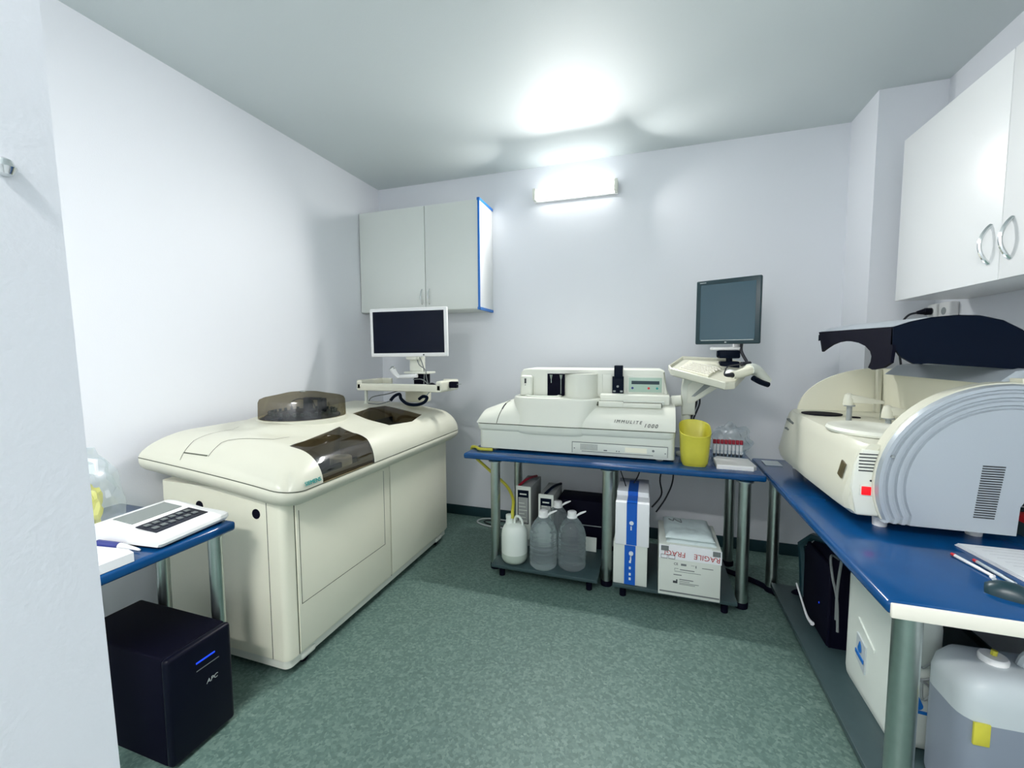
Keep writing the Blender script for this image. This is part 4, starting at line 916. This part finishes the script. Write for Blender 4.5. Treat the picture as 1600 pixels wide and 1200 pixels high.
for pts, lb in ((((0.115, 3.36, 0.79), (0.075, 3.30, 0.62), (0.085, 3.22, 0.52), (0.02, 3.16, 0.44)), 'thin black cable hanging behind the FRAGILE carton, nearer the taped carton'), (((0.16, 3.36, 0.79), (0.165, 3.30, 0.62), (0.12, 3.24, 0.50), (0.05, 3.18, 0.40)), 'thin black cable hanging behind the FRAGILE carton, nearer the bench end')):
    bm = BM(); tube(bm, pts, 0.0055, 8, 6); o = obj('cable', bm, 'cable'); tag(o, lb, 'cable')
bm = BM(); tube(bm, [(-1.0, 3.50, 0.008), (-1.25, 3.45, 0.008), (-1.42, 3.47, 0.008), (-1.50, 3.53, 0.008), (-1.45, 3.61, 0.008), (-1.30, 3.625, 0.008), (-1.1, 3.60, 0.008), (-0.95, 3.58, 0.008)], 0.007, 8, 8)
o = obj('floor_cable', bm, 'greycable'); tag(o, 'loop of grey cable on the floor by the far skirting', 'cable')
bm = BM(); tube(bm, [(-1.02, 3.48, 0.007), (-1.22, 3.49, 0.007), (-1.36, 3.50, 0.007), (-1.44, 3.545, 0.007), (-1.38, 3.59, 0.007), (-1.2, 3.60, 0.007), (-1.02, 3.56, 0.007)], 0.0055, 8, 8)
o = obj('floor_cable', bm, 'cable'); tag(o, 'loop of black cable on the floor inside the grey loop', 'cable')
bm = BM(); tube(bm, [(0.52, 3.22, 0.02), (0.70, 3.10, 0.02), (0.82, 2.95, 0.02), (0.86, 2.90, 0.095), (0.90, 2.86, 0.11)], 0.018, 8, 8)
o = obj('floor_conduit', bm, 'matteblack'); tag(o, 'thick dark cable sleeve crossing the floor between the two benches', 'cable')

# ------------------------------------------------------------------ opened analyzer on right bench
t = thing('chemistry_analyzer', (1.2, 2.6, ZT), 'cream analyzer with silver ribbed end and raised black lid, on the right bench', 'laboratory analyzer')
RZ0, RZ1 = 0.888, 1.18
YN, YF = 2.05, 3.14
# body: loft along z of plan outlines (front bulges)
def rb(fx, cut=0.0):
    return [(fx + 0.02, YN + 0.0), (1.29, YN), (1.29, YF), (fx + 0.12, YF), (fx + 0.05, YF - 0.03), (fx + 0.015, YF - 0.10), (fx, YF - 0.22), (fx - 0.004, 2.5), (fx, YN + 0.12), (fx + 0.006, YN + 0.02)]
bm = BM(); rings = []
for z, fx in ((RZ0, 0.79), (RZ0 + 0.02, 0.765), (0.95, 0.755), (1.05, 0.775), (1.13, 0.795), (1.165, 0.806), (1.18, 0.82)):
    rings.append([Vector((x, y, z + (0.012 * (y - YN) if z > 1.1 else 0))) for x, y in rb(fx)])
loft(bm, rings); obj('body', bm, 'cream_top', t, sharp=30)
for x, y in ((0.915, 2.12), (0.87, 3.02), (1.22, 2.12), (1.22, 3.02)):
    bm = BM(); cyl(bm, (x, y, ZT), (x, y, RZ0 + 0.01), 0.024, 0.028); obj('foot', bm, 'white', t)
# side bezel (near face recess) with vents and switch
bm = BM(); prism(bm, [(0.80, RZ0 + 0.006), (0.885, RZ0 + 0.006), (0.895, 1.155), (0.815, 1.16), (0.79, 1.10), (0.78, 1.0)], 'y', YN - 0.012, YN + 0.01, bev=0.004); sf = obj('side_panel', bm, 'offwhite', t)
bm = BM()
for k in range(6): box(bm, (0.800, YN - 0.014, 1.072 + k * 0.0135), (0.862, YN - 0.011, 1.0765 + k * 0.0135))
cyl(bm, (0.843, YN - 0.014, 1.035), (0.843, YN - 0.010, 1.035), 0.004, seg=8)
obj('vent_slots', bm, 'print', sf)
bm = BM(); box(bm, (0.806, YN - 0.016, 0.972), (0.868, YN - 0.011, 1.016), 0.002); sw = obj('switch_frame', bm, 'offwhite_low', t)
bm = BM(); box(bm, (0.812, YN - 0.021, 0.977), (0.843, YN - 0.014, 1.011), 0.002); obj('power_switch', bm, 'redlit', sw, label='lit red rocker switch')
bm = BM(); pl_ = [(1.02, 0.7665, YN + 0.055), (1.03, 0.768, YN + 0.095), (1.09, 0.7815, YN + 0.095), (1.08, 0.7795, YN + 0.055)]; loft(bm, [[Vector((x - e, y, z)) for z, x, y in pl_] for e in (-0.004, 0.0015)]); obj('label_plate', bm, mat('gold_black_plate', (0.08, 0.065, 0.03), 0.3, vary=0.8, vscale=30), t, label='dark and gold badge')
text('lettering', 'Biotecnica', 0.030, (0.80, 3.045, 1.150), (0, -1, 0), (0.1, 0, 1), 'greyprint', t, 0.001) if False else None
boxes('lettering_mark', [((0.787, 2.955 - k * 0.013, 1.140 - k * 0.0012), (0.800, 2.964 - k * 0.013, 1.150 - k * 0.0012)) for k in range(9)] + [((0.780, 2.955 - k * 0.014, 1.085), (0.790, 2.966 - k * 0.014, 1.094)) for k in range(5)], 'greyprint', t)
# silver ribbed end panel
bm = BM()
def sil(r, y):  # outline of end panel scaled by r
    o = []
    cx, cz = 1.245, RZ0 + 0.14
    for k in range(33):
        a = math.radians(203 - (203 - 14) * k / 32 * 1.0)
        o.append(Vector((cx + 0.395 * r * math.cos(a) * (1.0), y, cz + (0.405 * r * math.sin(a) if math.sin(a) > 0 else 0.36 * r * math.sin(a)))))
    return o
# build as stepped rings closed at the bottom
def sil_closed(r, y):
    o = sil(r, y); zb = RZ0 - 0.008 
    o = [Vector((p.x, p.y, max(p.z, zb + 0.0))) for p in o]
    o += [Vector((1.31, y, RZ0 + 0.17)), Vector((1.275, y, RZ0 + 0.10)), Vector((1.27, y, zb)), Vector((1.245 - 0.37 * r, y, zb))]
    return o
steps = [(1.0, YN + 0.03), (1.0, YN - 0.03), (0.985, YN - 0.045), (0.955, YN - 0.047), (0.945, YN - 0.038), (0.925, YN - 0.038), (0.915, YN - 0.049), (0.885, YN - 0.049), (0.875, YN - 0.040), (0.855, YN - 0.040), (0.845, YN - 0.051), (0.815, YN - 0.051), (0.805, YN - 0.042), (0.785, YN - 0.042), (0.775, YN - 0.052)]
loft(bm, [sil_closed(r, y) for r, y in steps]); pn = obj('end_panel', bm, 'silver', t, label='silver end panel with pressed curved ribs', sharp=25)
bm = BM(); loft(bm, [sil(1.012, YN + 0.03), sil(1.012, YN - 0.022), sil(0.995, YN - 0.028)], closed=False, cap0=False, cap1=False); obj('cream_rim', bm, 'cream_top', t)
bm = BM()
for k in range(22): box(bm, (1.145 + 0.0008 * k, YN - 0.0535, 0.935 + k * 0.0092), (1.205 + 0.0010 * k, YN - 0.051, 0.9395 + k * 0.0092))
obj('vent_slots', bm, 'print', pn)
bm = BM(); cyl(bm, (0.893, YN - 0.052, 1.145), (0.893, YN - 0.046, 1.145), 0.006, seg=10); obj('screw', bm, 'grey', pn)
# rear wall and far cheek (inside)
bm = BM(); prism(bm, [(1.30, 1.16), (1.285, 1.45), (1.60, 1.45), (1.60, 1.0), (1.30, 1.0)], 'y', YN + 0.0, YF + 0.02); obj('rear_wall', bm, 'cream', t)
bm = BM(); pc = [(0.875, 1.18)] + [(1.30 - 0.425 * math.cos(math.radians(a)), 1.18 + 0.275 * math.sin(math.radians(a))) for a in range(6, 91, 6)] + [(1.30, 1.18)]
prism(bm, pc, 'y', YF - 0.06, YF - 0.045); obj('far_cheek', bm, 'cream', t)
bm = BM(); box(bm, (1.262, YF - 0.10, 1.18), (1.287, YF - 0.062, 1.45), 0.006); obj('rib', bm, 'cream_top', t)
# deck features
def dz(y): return 1.18 + 0.012 * (y - YN)
bm = BM(); lathe(bm, [(0.002, 0.0), (0.098, 0.0), (0.10, 0.006)], (0.945, 2.90, dz(2.9) - 0.001), 32, sy=0.9); obj('sample_well', bm, 'matteblack', t, label='black round opening in the deck')
bm = BM(); lathe(bm, [(0.175, 0.0), (0.178, 0.010), (0.170, 0.022), (0.08, 0.026), (0.07, 0.020), (0.045, 0.015), (0.01, 0.014)], (0.975, 2.36, dz(2.36)), 48, sy=1.12); obj('reagent_cover', bm, 'offwhite', t, sharp=40, label='round off-white rotor cover')
bm = BM(); lathe(bm, [(0.003, 0), (0.025, 0.0), (0.025, 0.004)], (1.07, 2.80, dz(2.8)), 20); obj('wash_well', bm, 'matteblack', t)
def probe(x, y, h, L):
    z = dz(y)
    bm = BM(); cyl(bm, (x, y, z - 0.004), (x, y, z + h), 0.012, seg=14); cyl(bm, (x, y, z + h - 0.004), (x, y, z + h + 0.003), 0.024, seg=14); p_ = obj('probe_post', bm, 'grey', t)
    bm = BM(); lathe(bm, [(0.024, 0), (0.023, 0.03), (0.017, 0.055), (0.006, 0.062)], (x - 0.005, y, z + h + 0.002), 18); prism(bm, [(x, z + h + 0.015), (x + L, z + h + 0.012), (x + L, z + h + 0.028), (x + 0.02, z + h + 0.055), (x, z + h + 0.055)], 'y', y - 0.02, y + 0.02, bev=0.004); obj('probe_head', bm, 'cream_top', p_)
    bm = BM(); cyl(bm, (x + L - 0.008, y, z + h + 0.012), (x + L - 0.008, y, z + 0.02), 0.0015, seg=6); obj('needle', bm, 'chrome', p_)
probe(0.975, 2.62, 0.088, 0.14); probe(1.09, 2.50, 0.045, 0.12)
bm = BM(); box(bm, (1.12, 2.38, dz(2.4)), (1.20, 2.46, dz(2.4) + 0.07), 0.004); obj('wash_block', bm, 'clear', t)
bm = BM(); lathe(bm, [(0.09, 0), (0.092, 0.07), (0.08, 0.085), (0.01, 0.086)], (1.19, 2.28, dz(2.3)), 28); obj('reaction_rotor', bm, 'cream', t)
# raised lid
bm = BM()
LX = 0.945; LY0, LY1 = 2.18, 3.00
cut = [(LY1, 1.665)] + [(LY1 - 0.02, 1.60), (LY1 - 0.055, 1.552)]
n_ = 16
ar = []
for k in range(n_ + 1):
    a = math.radians(158 - (158 + 38) * k / n_); ar.append((2.60 - 0.325 * math.cos(a), 1.475 + 0.115 * math.sin(a)))
# front plate of the lid in the plane x ~ LX, polygon in (y, z)
outer = [(LY1, 1.668), (LY0, 1.652), (LY0 - 0.01, 1.56), (LY0, 1.505), (2.24, 1.482), (2.33, 1.47), (2.372, 1.478), (2.350, 1.505), (2.345, 1.53), (2.36, 1.553), (2.41, 1.578), (2.48, 1.594), (2.56, 1.603), (2.64, 1.606), (2.72, 1.602), (2.80, 1.59), (2.88, 1.570), (2.94, 1.552), (2.965, 1.60)]
prism(bm, outer, 'x', LX, LX + 0.012)
obj('lid_front', bm, 'matteblack', t, label='black lid edge with arched cut-out')
def lid_side(y):
    pts = [(LX, 1.652), (1.00, 1.672), (1.07, 1.688), (1.15, 1.694), (1.22, 1.690), (1.29, 1.670), (1.35, 1.632), (1.40, 1.58), (1.44, 1.50), (1.455, 1.42), (1.36, 1.42), (1.345, 1.47), (1.33, 1.482), (1.07, 1.502), (1.02, 1.50), (0.975, 1.53), (LX, 1.58)]
    return pts
for y in (LY0 - 0.008, LY1 - 0.008):
    far_ = [(x, z) for x, z in lid_side(y)[:10]] + [(x, z - 0.035) for x, z in lid_side(y)[:10]][::-1]
    bm = BM(); prism(bm, lid_side(y) if y < 2.5 else far_, 'y', y, y + 0.014); obj('lid_side', bm, 'navy', t)
bm = BM(); top = lid_side(0)[:10]
loft(bm, [[Vector((x, LY0 - 0.008, z + 0.002)) for x, z in top], [Vector((x, LY1 + 0.006, z + 0.018)) for x, z in top], [Vector((x, LY1 + 0.006, z + 0.010)) for x, z in top], [Vector((x, LY0 - 0.008, z - 0.006)) for x, z in top]], closed=False, cap0=False, cap1=False)
obj('lid_skin', bm, 'silver', t, label='silver outer skin of the raised lid', sharp=40)
bm = BM(); prism(bm, [(1.245, 1.425), (1.30, 1.475), (1.345, 1.485), (1.345, 1.45), (1.30, 1.44)], 'y', YN + 0.06, 2.93, bev=0.003); obj('hinge_rail', bm, 'silver', t)

# ------------------------------------------------------------------ on the right bench
t = thing('paper_stack', (1.25, 1.9, ZT), 'white sheets of paper lying on the right bench by the black mouse', 'paper')
bm = BM(); pp_ = [(1.085, 1.985), (1.33, 1.955), (1.30, 1.60), (1.105, 1.70)]
for k in range(3):
    z = ZT + 0.001 + k * 0.004; s_ = 1 - 0.02 * k
    loft(bm, [[Vector((1.2 + (x - 1.2) * s_, 1.82 + (y - 1.82) * s_, z)) for x, y in [(1.085, 1.975), (1.40, 1.975), (1.36, 1.56), (1.125, 1.68)]], [Vector((1.2 + (x - 1.2) * s_, 1.82 + (y - 1.82) * s_, z + 0.003)) for x, y in [(1.085, 1.975), (1.40, 1.975), (1.36, 1.56), (1.125, 1.68)]]])
obj('sheets', bm, 'paper', t)
bm = BM()
for k in range(9): box(bm, (1.13 + 0.004 * k, 1.95 - k * 0.028, ZT + 0.0120), (1.33, 1.9505 - k * 0.028, ZT + 0.0124))
obj('ruled_lines', bm, 'grey', t)
def pen(p0, p1, body, tip, label, r=0.0055):
    p0 = Vector(p0); p1 = Vector(p1); d = (p1 - p0).normalized()
    t = thing('pen', p0, label, 'pen')
    bm = BM(); cyl(bm, p0 + d * 0.012, p1, r, seg=12); obj('barrel', bm, body, t)
    bm = BM(); cyl(bm, p0, p0 + d * 0.014, r * 0.9, r * 1.08, seg=12); obj('end_cap', bm, tip, t)
    bm = BM(); box(bm, (-0.0015, -0.001, 0), (0.0015, 0.001, 0.04));
    for v in bm.verts: v.co = p1 - d * v.co.z + Vector((v.co.x, v.co.y, r + 0.001))
    obj('clip', bm, body, t)
zp = ZT + 0.0075
pen((1.02, 1.868, zp), (1.045, 1.715, zp), 'white', 'brightred', 'white pen with red end, outermost on the right bench')
pen((1.062, 1.835, zp), (1.075, 1.68, zp), 'can_grey', 'brightred', 'pale pen with pink red end, between the red ended white pen and the paper')
pen((1.035, 1.71, zp), (1.03, 1.60, zp), 'clear', 'white', 'short clear pen next to the black mouse')
mouse('computer_mouse', (1.02, 1.60, ZT), -0.5, 'lgbezel', 'dark computer mouse on the near corner of the right bench', 0.135, 0.07, 0.042)
t = thing('storage_box', (1.47, 2.2, ZT), 'clear box with red lid at the far right edge on the right bench', 'box')
bm = BM(); box(bm, (1.385, 2.10, ZT), (1.56, 2.22, ZT + 0.055), 0.004); obj('container', bm, 'shelf', t)
bm = BM(); box(bm, (1.38, 2.095, ZT + 0.055), (1.565, 2.225, ZT + 0.078), 0.004); obj('lid', bm, 'brightred', t)
proto = thing('plastic_strip', (1.50, 2.34, ZT), 'dark flat pack in the pile beside the silver analyzer end', 'pack', 'flat packs piled by the silver panel')
bm = BM(); box(bm, (1.41, 2.27, ZT), (1.60, 2.41, ZT + 0.024), 0.006); obj('case', bm, 'lgbezel', proto)
bm = BM(); box(bm, (1.408, 2.268, ZT + 0.009), (1.60, 2.30, ZT + 0.014)); obj('edge_stripe', bm, 'can_grey', proto)
for k in range(1, 6):
    o = copy_tree(proto); o.location.z += 0.0245 * k; o.rotation_euler.z = 0.06 * math.sin(k * 2.1)

# ------------------------------------------------------------------ under the right bench
ZR = 0.085
t = thing('computer_tower', (1.05, 2.55, ZR), 'black computer tower with angular front handle, under the right bench', 'computer')
bm = BM(); prism(bm, [(0.86, ZR), (1.25, ZR), (1.25, 0.50), (1.22, 0.53), (0.90, 0.53), (0.86, 0.47)], 'y', 2.40, 2.72, bev=0.006); obj('case', bm, 'matteblack', t)
bm = BM(); prism(bm, [(2.39, 0.10), (2.74, 0.10), (2.74, 0.44), (2.70, 0.50), (2.42, 0.50), (2.39, 0.46)], 'x', 0.845, 0.862, bev=0.004); obj('front_panel', bm, 'matteblack', t)
bm = BM(); tube(bm, [(0.852, 2.745, 0.16), (0.845, 2.76, 0.36), (0.835, 2.765, 0.455), (0.87, 2.70, 0.53), (0.93, 2.55, 0.56), (0.97, 2.42, 0.55)], 0.020, 6, 1); obj('front_handle', bm, 'lgbezel', t, label='dark angular trim')
bm = BM(); cyl(bm, (0.94, 2.50, 0.563), (0.94, 2.50, 0.578), 0.022, seg=14); obj('top_button', bm, 'grey', t)
bm = BM(); cyl(bm, (0.843, 2.50, 0.26), (0.846, 2.50, 0.26), 0.005, seg=10); obj('indicator', bm, 'bluelit', t, label='tiny blue light')
bm = BM(); tube(bm, [(0.83, 2.80, 0.20), (0.82, 2.66, 0.165), (0.815, 2.56, 0.14), (0.82, 2.50, 0.14)], lambda u: 0.005 + 0.006 * u ** 3, 6, 4); o = obj('white_cable', bm, 'paper'); tag(o, 'white cable end hanging at the front of the black computer tower', 'cable')

def canister(cx, cy, z0, w, d, h, rz, name, label, mats, capm, hl=0.0):
    t = thing(name, (cx, cy, z0), label, 'jerrycan')
    Rz = Matrix.Rotation(rz, 3, 'Z')
    def ringz(k, z, sh=0.0): return [Vector((cx, cy, 0)) + Rz @ Vector((x * k + sh, y * k, 0)) + Vector((0, 0, z)) for x, y in rrect(-w / 2, -d / 2, w / 2, d / 2, min(w, d) * 0.28, 5)]
    bm = BM()
    if hl:
        loft(bm, [ringz(0.90, z0), ringz(0.97, z0 + 0.012), ringz(1.0, z0 + 0.04), ringz(1.0, z0 + hl)], mi=1, cap1=False)
        rs = [ringz(1.0, z0 + hl)]
    else: rs = [ringz(0.90, z0), ringz(0.97, z0 + 0.012), ringz(1.0, z0 + 0.04)]
    rs += ([] if hl else [ringz(1.0, z0 + h * 0.45)]) + [ringz(1.0, z0 + h * 0.80), ringz(0.96, z0 + h * 0.88), ringz(0.85, z0 + h * 0.94), ringz(0.60, z0 + h * 0.965), ringz(0.3, z0 + h * 0.97)]
    loft(bm, rs, cap0=not hl); obj('body', bm, mats, t, merge=True, sharp=50)
    return t, Rz
def tear(c, z, r): return [(c + r * math.cos(math.radians(a)), z + r * math.sin(math.radians(a))) for a in range(155, 386, 15)] + [(c, z + 2.5 * r)]
def drop_x(bm, y, z, x): prism(bm, tear(y, z + 0.02, 0.014), 'x', x - 0.003, x); prism(bm, [(y + 0.035, z - 0.012), (y - 0.035, z - 0.024), (y - 0.035, z - 0.008), (y + 0.035, z + 0.004)], 'x', x - 0.003, x)
def drop_y(bm, x, z, y): prism(bm, tear(x, z + 0.02, 0.014), 'y', y - 0.003, y + 0.003); prism(bm, [(x - 0.03, z - 0.006), (x + 0.03, z - 0.010), (x + 0.03, z), (x - 0.03, z + 0.004)], 'y', y - 0.003, y + 0.003)
t, Rz = canister(0.945, 2.06, ZR, 0.15, 0.42, 0.58, 0.0, 'jerrycan', 'tall white jerrycan with blue drop labels, behind the near leg of the right bench', ['hdpe', 'hdpe_low'], 'white')
bm = BM(); tube(bm, [(0.94, 1.90, ZR + 0.535), (0.94, 1.93, ZR + 0.60), (0.94, 2.06, ZR + 0.61), (0.94, 2.11, ZR + 0.535)], 0.018, 10, 5); obj('handle', bm, 'hdpe', t)
bm = BM(); lathe(bm, [(0.034, 0.52), (0.034, 0.575), (0.030, 0.58)], (0.945, 2.165, ZR), 20); obj('cap', bm, 'white', t)
bm = BM(); prism(bm, [(2.135, 0.235), (2.055, 0.205), (2.055, 0.325), (2.135, 0.345)], 'x', 0.865, 0.871); lb = obj('drop_label', bm, 'can_grey', t, label='square label with blue drop')
bm = BM(); drop_x(bm, 2.097, 0.27, 0.8635); obj('drop_symbol', bm, 'blueedge', lb, label='blue drop symbol')
bm = BM(); prism(bm, [(2.13, 0.40), (1.99, 0.345), (1.99, 0.36), (2.13, 0.415)], 'x', 0.864, 0.872, bev=0.002); obj('moulded_ridge', bm, 'hdpe', t)
bm = BM(); yy = 1.848
drop_y(bm, 0.945, 0.245, yy)
obj('drop_symbol', bm, 'blueedge', t, label='blue drop symbol')
t = thing('cable_knot', (0.93, 1.835, 0.35), 'loose grey cable knotted in front of the narrow end of the white jerrycan', 'cable')
bm = BM(); tube(bm, [(0.925, 1.836, 0.60), (0.925, 1.836, 0.50), (0.94, 1.836, 0.42), (0.97, 1.836, 0.44), (0.985, 1.836, 0.40), (0.95, 1.836, 0.375), (0.915, 1.836, 0.38), (0.96, 1.836, 0.36), (0.975, 1.836, 0.33), (0.95, 1.836, 0.30), (0.945, 1.836, 0.375)], 0.004, 6, 6); obj('strand', bm, 'grey', t)
t, Rz = canister(1.155, 1.70, ZR, 0.46, 0.21, 0.50, 0.03, 'jerrycan', 'large cloudy grey waste jerrycan with yellow labels, nearest under the right bench', ['can_grey', 'can_low'], 'white', hl=0.34)
bm = BM(); lathe(bm, [(0.034, 0.472), (0.036, 0.495), (0.032, 0.502), (0.012, 0.503)], (1.05, 1.70, ZR), 22); cp = obj('cap', bm, 'white', t)
bm = BM(); tube(bm, [(1.05, 1.70, ZR + 0.50), (1.052, 1.70, ZR + 0.518)], 0.008, 8, 2); obj('cap_nozzle', bm, 'yellow', cp)
bm = BM(); tube(bm, [(1.12, 1.70, ZR + 0.47), (1.15, 1.70, ZR + 0.525), (1.27, 1.70, ZR + 0.525), (1.30, 1.70, ZR + 0.46)], 0.018, 10, 5); obj('handle', bm, 'can_grey', t)
for x0, z0 in ((0.945, 0.36), (1.085, 0.27)):
    bm = BM(); box(bm, (x0, 1.5905, z0), (x0 + 0.04, 1.598, z0 + 0.07), 0.001, rot=(Matrix.Rotation(0.03, 3, 'Z'), (1.155, 1.70, 0))); obj('yellow_label', bm, 'yellow', t)
o = crumple('plastic_bag', (1.16, 1.98, 0.62), (0.10, 0.08, 0.07), 'film', 9.2, 0.4); tag(o, 'crumpled plastic bag hanging behind the grey waste jerrycan', 'bag')
t = thing('grey_cable', (0.84, 2.33, 0.5), 'grey cable curving past the tall white jerrycan beside the black tower', 'cable')
bm = BM(); tube(bm, [(0.87, 2.36, 0.56), (0.83, 2.34, 0.58), (0.825, 2.30, 0.50), (0.84, 2.28, 0.40), (0.845, 2.27, 0.25)], 0.0055, 8, 6); obj('strand', bm, 'greyprint', t)
bm = BM(); tube(bm, [(0.84, 2.22, 0.70), (0.835, 2.24, 0.60), (0.838, 2.275, 0.45), (0.842, 2.285, 0.30)], 0.006, 8, 6); obj('strand', bm, 'greyprint', t)

# ------------------------------------------------------------------ on / under the left bench
t = thing('desktop_reader', (-1.89, 1.17, ZT), 'white sloped desktop reader with grey screen, on the left blue bench', 'instrument')
Rd = Matrix.Rotation(0.10, 3, 'Z'); cD = Vector((-1.885, 1.17, 0))
def rp(u, v, z): p = Rd @ Vector((u, v, 0)); return Vector((cD.x + p.x, cD.y + p.y, ZT + z))
# u: -0.18 (back, wall side) .. +0.17 (front, room side), v: -0.155 .. 0.155
prof = [(-0.185, 0.016), (-0.19, 0.040), (-0.175, 0.064), (-0.150, 0.073), (-0.11, 0.072), (-0.02, 0.060), (0.03, 0.050), (0.15, 0.040), (0.168, 0.034), (0.172, 0.022), (0.165, 0.010), (-0.12, 0.010)]
bm = BM(); rings = []
for v, e in ((-0.155, 0.012), (-0.147, 0.003), (-0.137, 0.0), (0.125, 0.0), (0.135, 0.003), (0.142, 0.012)):
    cu_, cz_ = -0.01, 0.045
    rings.append([rp(cu_ + (u - cu_) * (1 - e * 2.2), v, cz_ + (z - cz_) * (1 - e * 8)) for u, z in prof])
loft(bm, rings); obj('housing', bm, 'white', t, sharp=40)
bm = BM(); loft(bm, [[rp(u, v, 0.0) for u, v in rrect(-0.15, -0.14, 0.15, 0.14, 0.03)], [rp(u, v, 0.022) for u, v in rrect(-0.165, -0.145, 0.155, 0.145, 0.03)]]); obj('underside', bm, 'matteblack', t)
def patch(u0, z0, u1, z1, v0, v1, m, n, lift=0.0015, **k):
    bm = BM(); a = [rp(u0, v0, z0 + lift), rp(u0, v1, z0 + lift), rp(u1, v1, z1 + lift), rp(u1, v0, z1 + lift)]
    loft(bm, [[p - Vector((0, 0, 0.003)) for p in a], a]); return obj(n, bm, m, t, **k)
patch(-0.125, 0.0725, -0.03, 0.0613, -0.10, 0.10, mat('grey_lcd', (0.20, 0.23, 0.22), 0.25), 'screen', 0.003)
patch(0.0, 0.056, 0.10, 0.0442, -0.11, 0.105, 'screen', 'keypad_window', 0.003)
bm = BM()
for i in range(6):
    for j in range(2): 
        p = rp(0.025 + j * 0.04, -0.085 + i * 0.032, 0.0555 - j * 0.005); box(bm, (p.x - 0.010, p.y - 0.009, p.z), (p.x + 0.010, p.y + 0.009, p.z + 0.004))
obj('keypad_keys', bm, 'greyprint', t)
t = thing('pipette', (-1.86, 0.99, ZT), 'blue handled white pipette lying on the left bench before the reader', 'pipette')
bm = BM(); tube(bm, [(-1.955, 0.985, ZT + 0.016), (-1.85, 0.995, ZT + 0.016)], 0.014, 12, 3); obj('grip', bm, 'bluegrip', t)
bm = BM(); tube(bm, [(-1.85, 0.995, ZT + 0.016), (-1.82, 1.0, ZT + 0.015), (-1.76, 1.005, ZT + 0.010)], lambda u: 0.013 - 0.009 * u, 12, 3); obj('nozzle', bm, 'white', t)
bm = BM(); tube(bm, [(-1.985, 0.98, ZT + 0.018), (-1.955, 0.985, ZT + 0.017)], lambda u: 0.013 - 0.002 * u, 12, 2); obj('plunger', bm, 'white', t)
t = thing('white_box', (-1.82, 0.85, ZT), 'flat white ribbed box at the near edge of the left bench', 'box')
bm = BM(); bp = [(-1.705, 0.70), (-1.705, 0.955), (-1.75, 0.965), (-1.90, 0.945), (-1.98, 0.70)]
loft(bm, [[Vector((x, y, ZT)) for x, y in bp], [Vector((x, y, ZT + 0.032)) for x, y in bp]]); obj('block', bm, 'paper', t)
bm = BM()
for k in range(8): box(bm, (-1.90, 0.74 + k * 0.024, ZT + 0.032), (-1.72, 0.743 + k * 0.024, ZT + 0.0335))
obj('ribs', bm, 'white', t)
t = thing('plastic_bag', (-2.25, 0.98, ZT), 'clear bag holding something yellow, at the wall end of the left bench', 'bag')
crumple('film', (-2.20, 1.03, ZT + 0.16), (0.17, 0.12, 0.19), 'film', 1.7, 0.3, t)
crumple('yellow_contents', (-2.15, 1.035, ZT + 0.11), (0.085, 0.055, 0.11), 'yellow', 4.4, 0.3, t)
bm = BM(); box(bm, (-2.12, 1.05, ZT + 0.25), (-2.06, 1.056, ZT + 0.31)); obj('bag_label', bm, 'paper', t)

t = thing('power_backup_unit', (-1.95, 1.15, 0), 'black floor standing power backup unit with blue light, under the left bench', 'power unit')
UX0, UX1, UY0, UY1, UZ = -2.20, -1.655, 1.005, 1.25, 0.435
bm = BM(); box(bm, (UX0, UY0, 0.01), (UX1 - 0.03, UY1, UZ), 0.01, 3); obj('case', bm, 'matteblack', t)
bm = BM(); box(bm, (UX1 - 0.035, UY0 - 0.004, 0.012), (UX1, UY1 + 0.004, UZ), 0.016, 4); fb = obj('front_bezel', bm, 'black', t)
bm = BM(); box(bm, (UX1 - 0.001, UY0 + 0.10, UZ - 0.085), (UX1 + 0.002, UY0 + 0.175, UZ - 0.078), 0.001); obj('indicator', bm, 'bluelit', fb, label='blue light strip')
bm = BM(); box(bm, (UX1 - 0.001, UY0 + 0.10, UZ - 0.115), (UX1 + 0.001, UY0 + 0.19, UZ - 0.112)); obj('button_line', bm, 'greyprint', fb)
text('lettering', 'APC', 0.024, (UX1 + 0.001, UY0 + 0.135, UZ - 0.19), (0, 1, 0), (0, 0, 1), 'greycable', fb, 0.0005, shear=0.2)
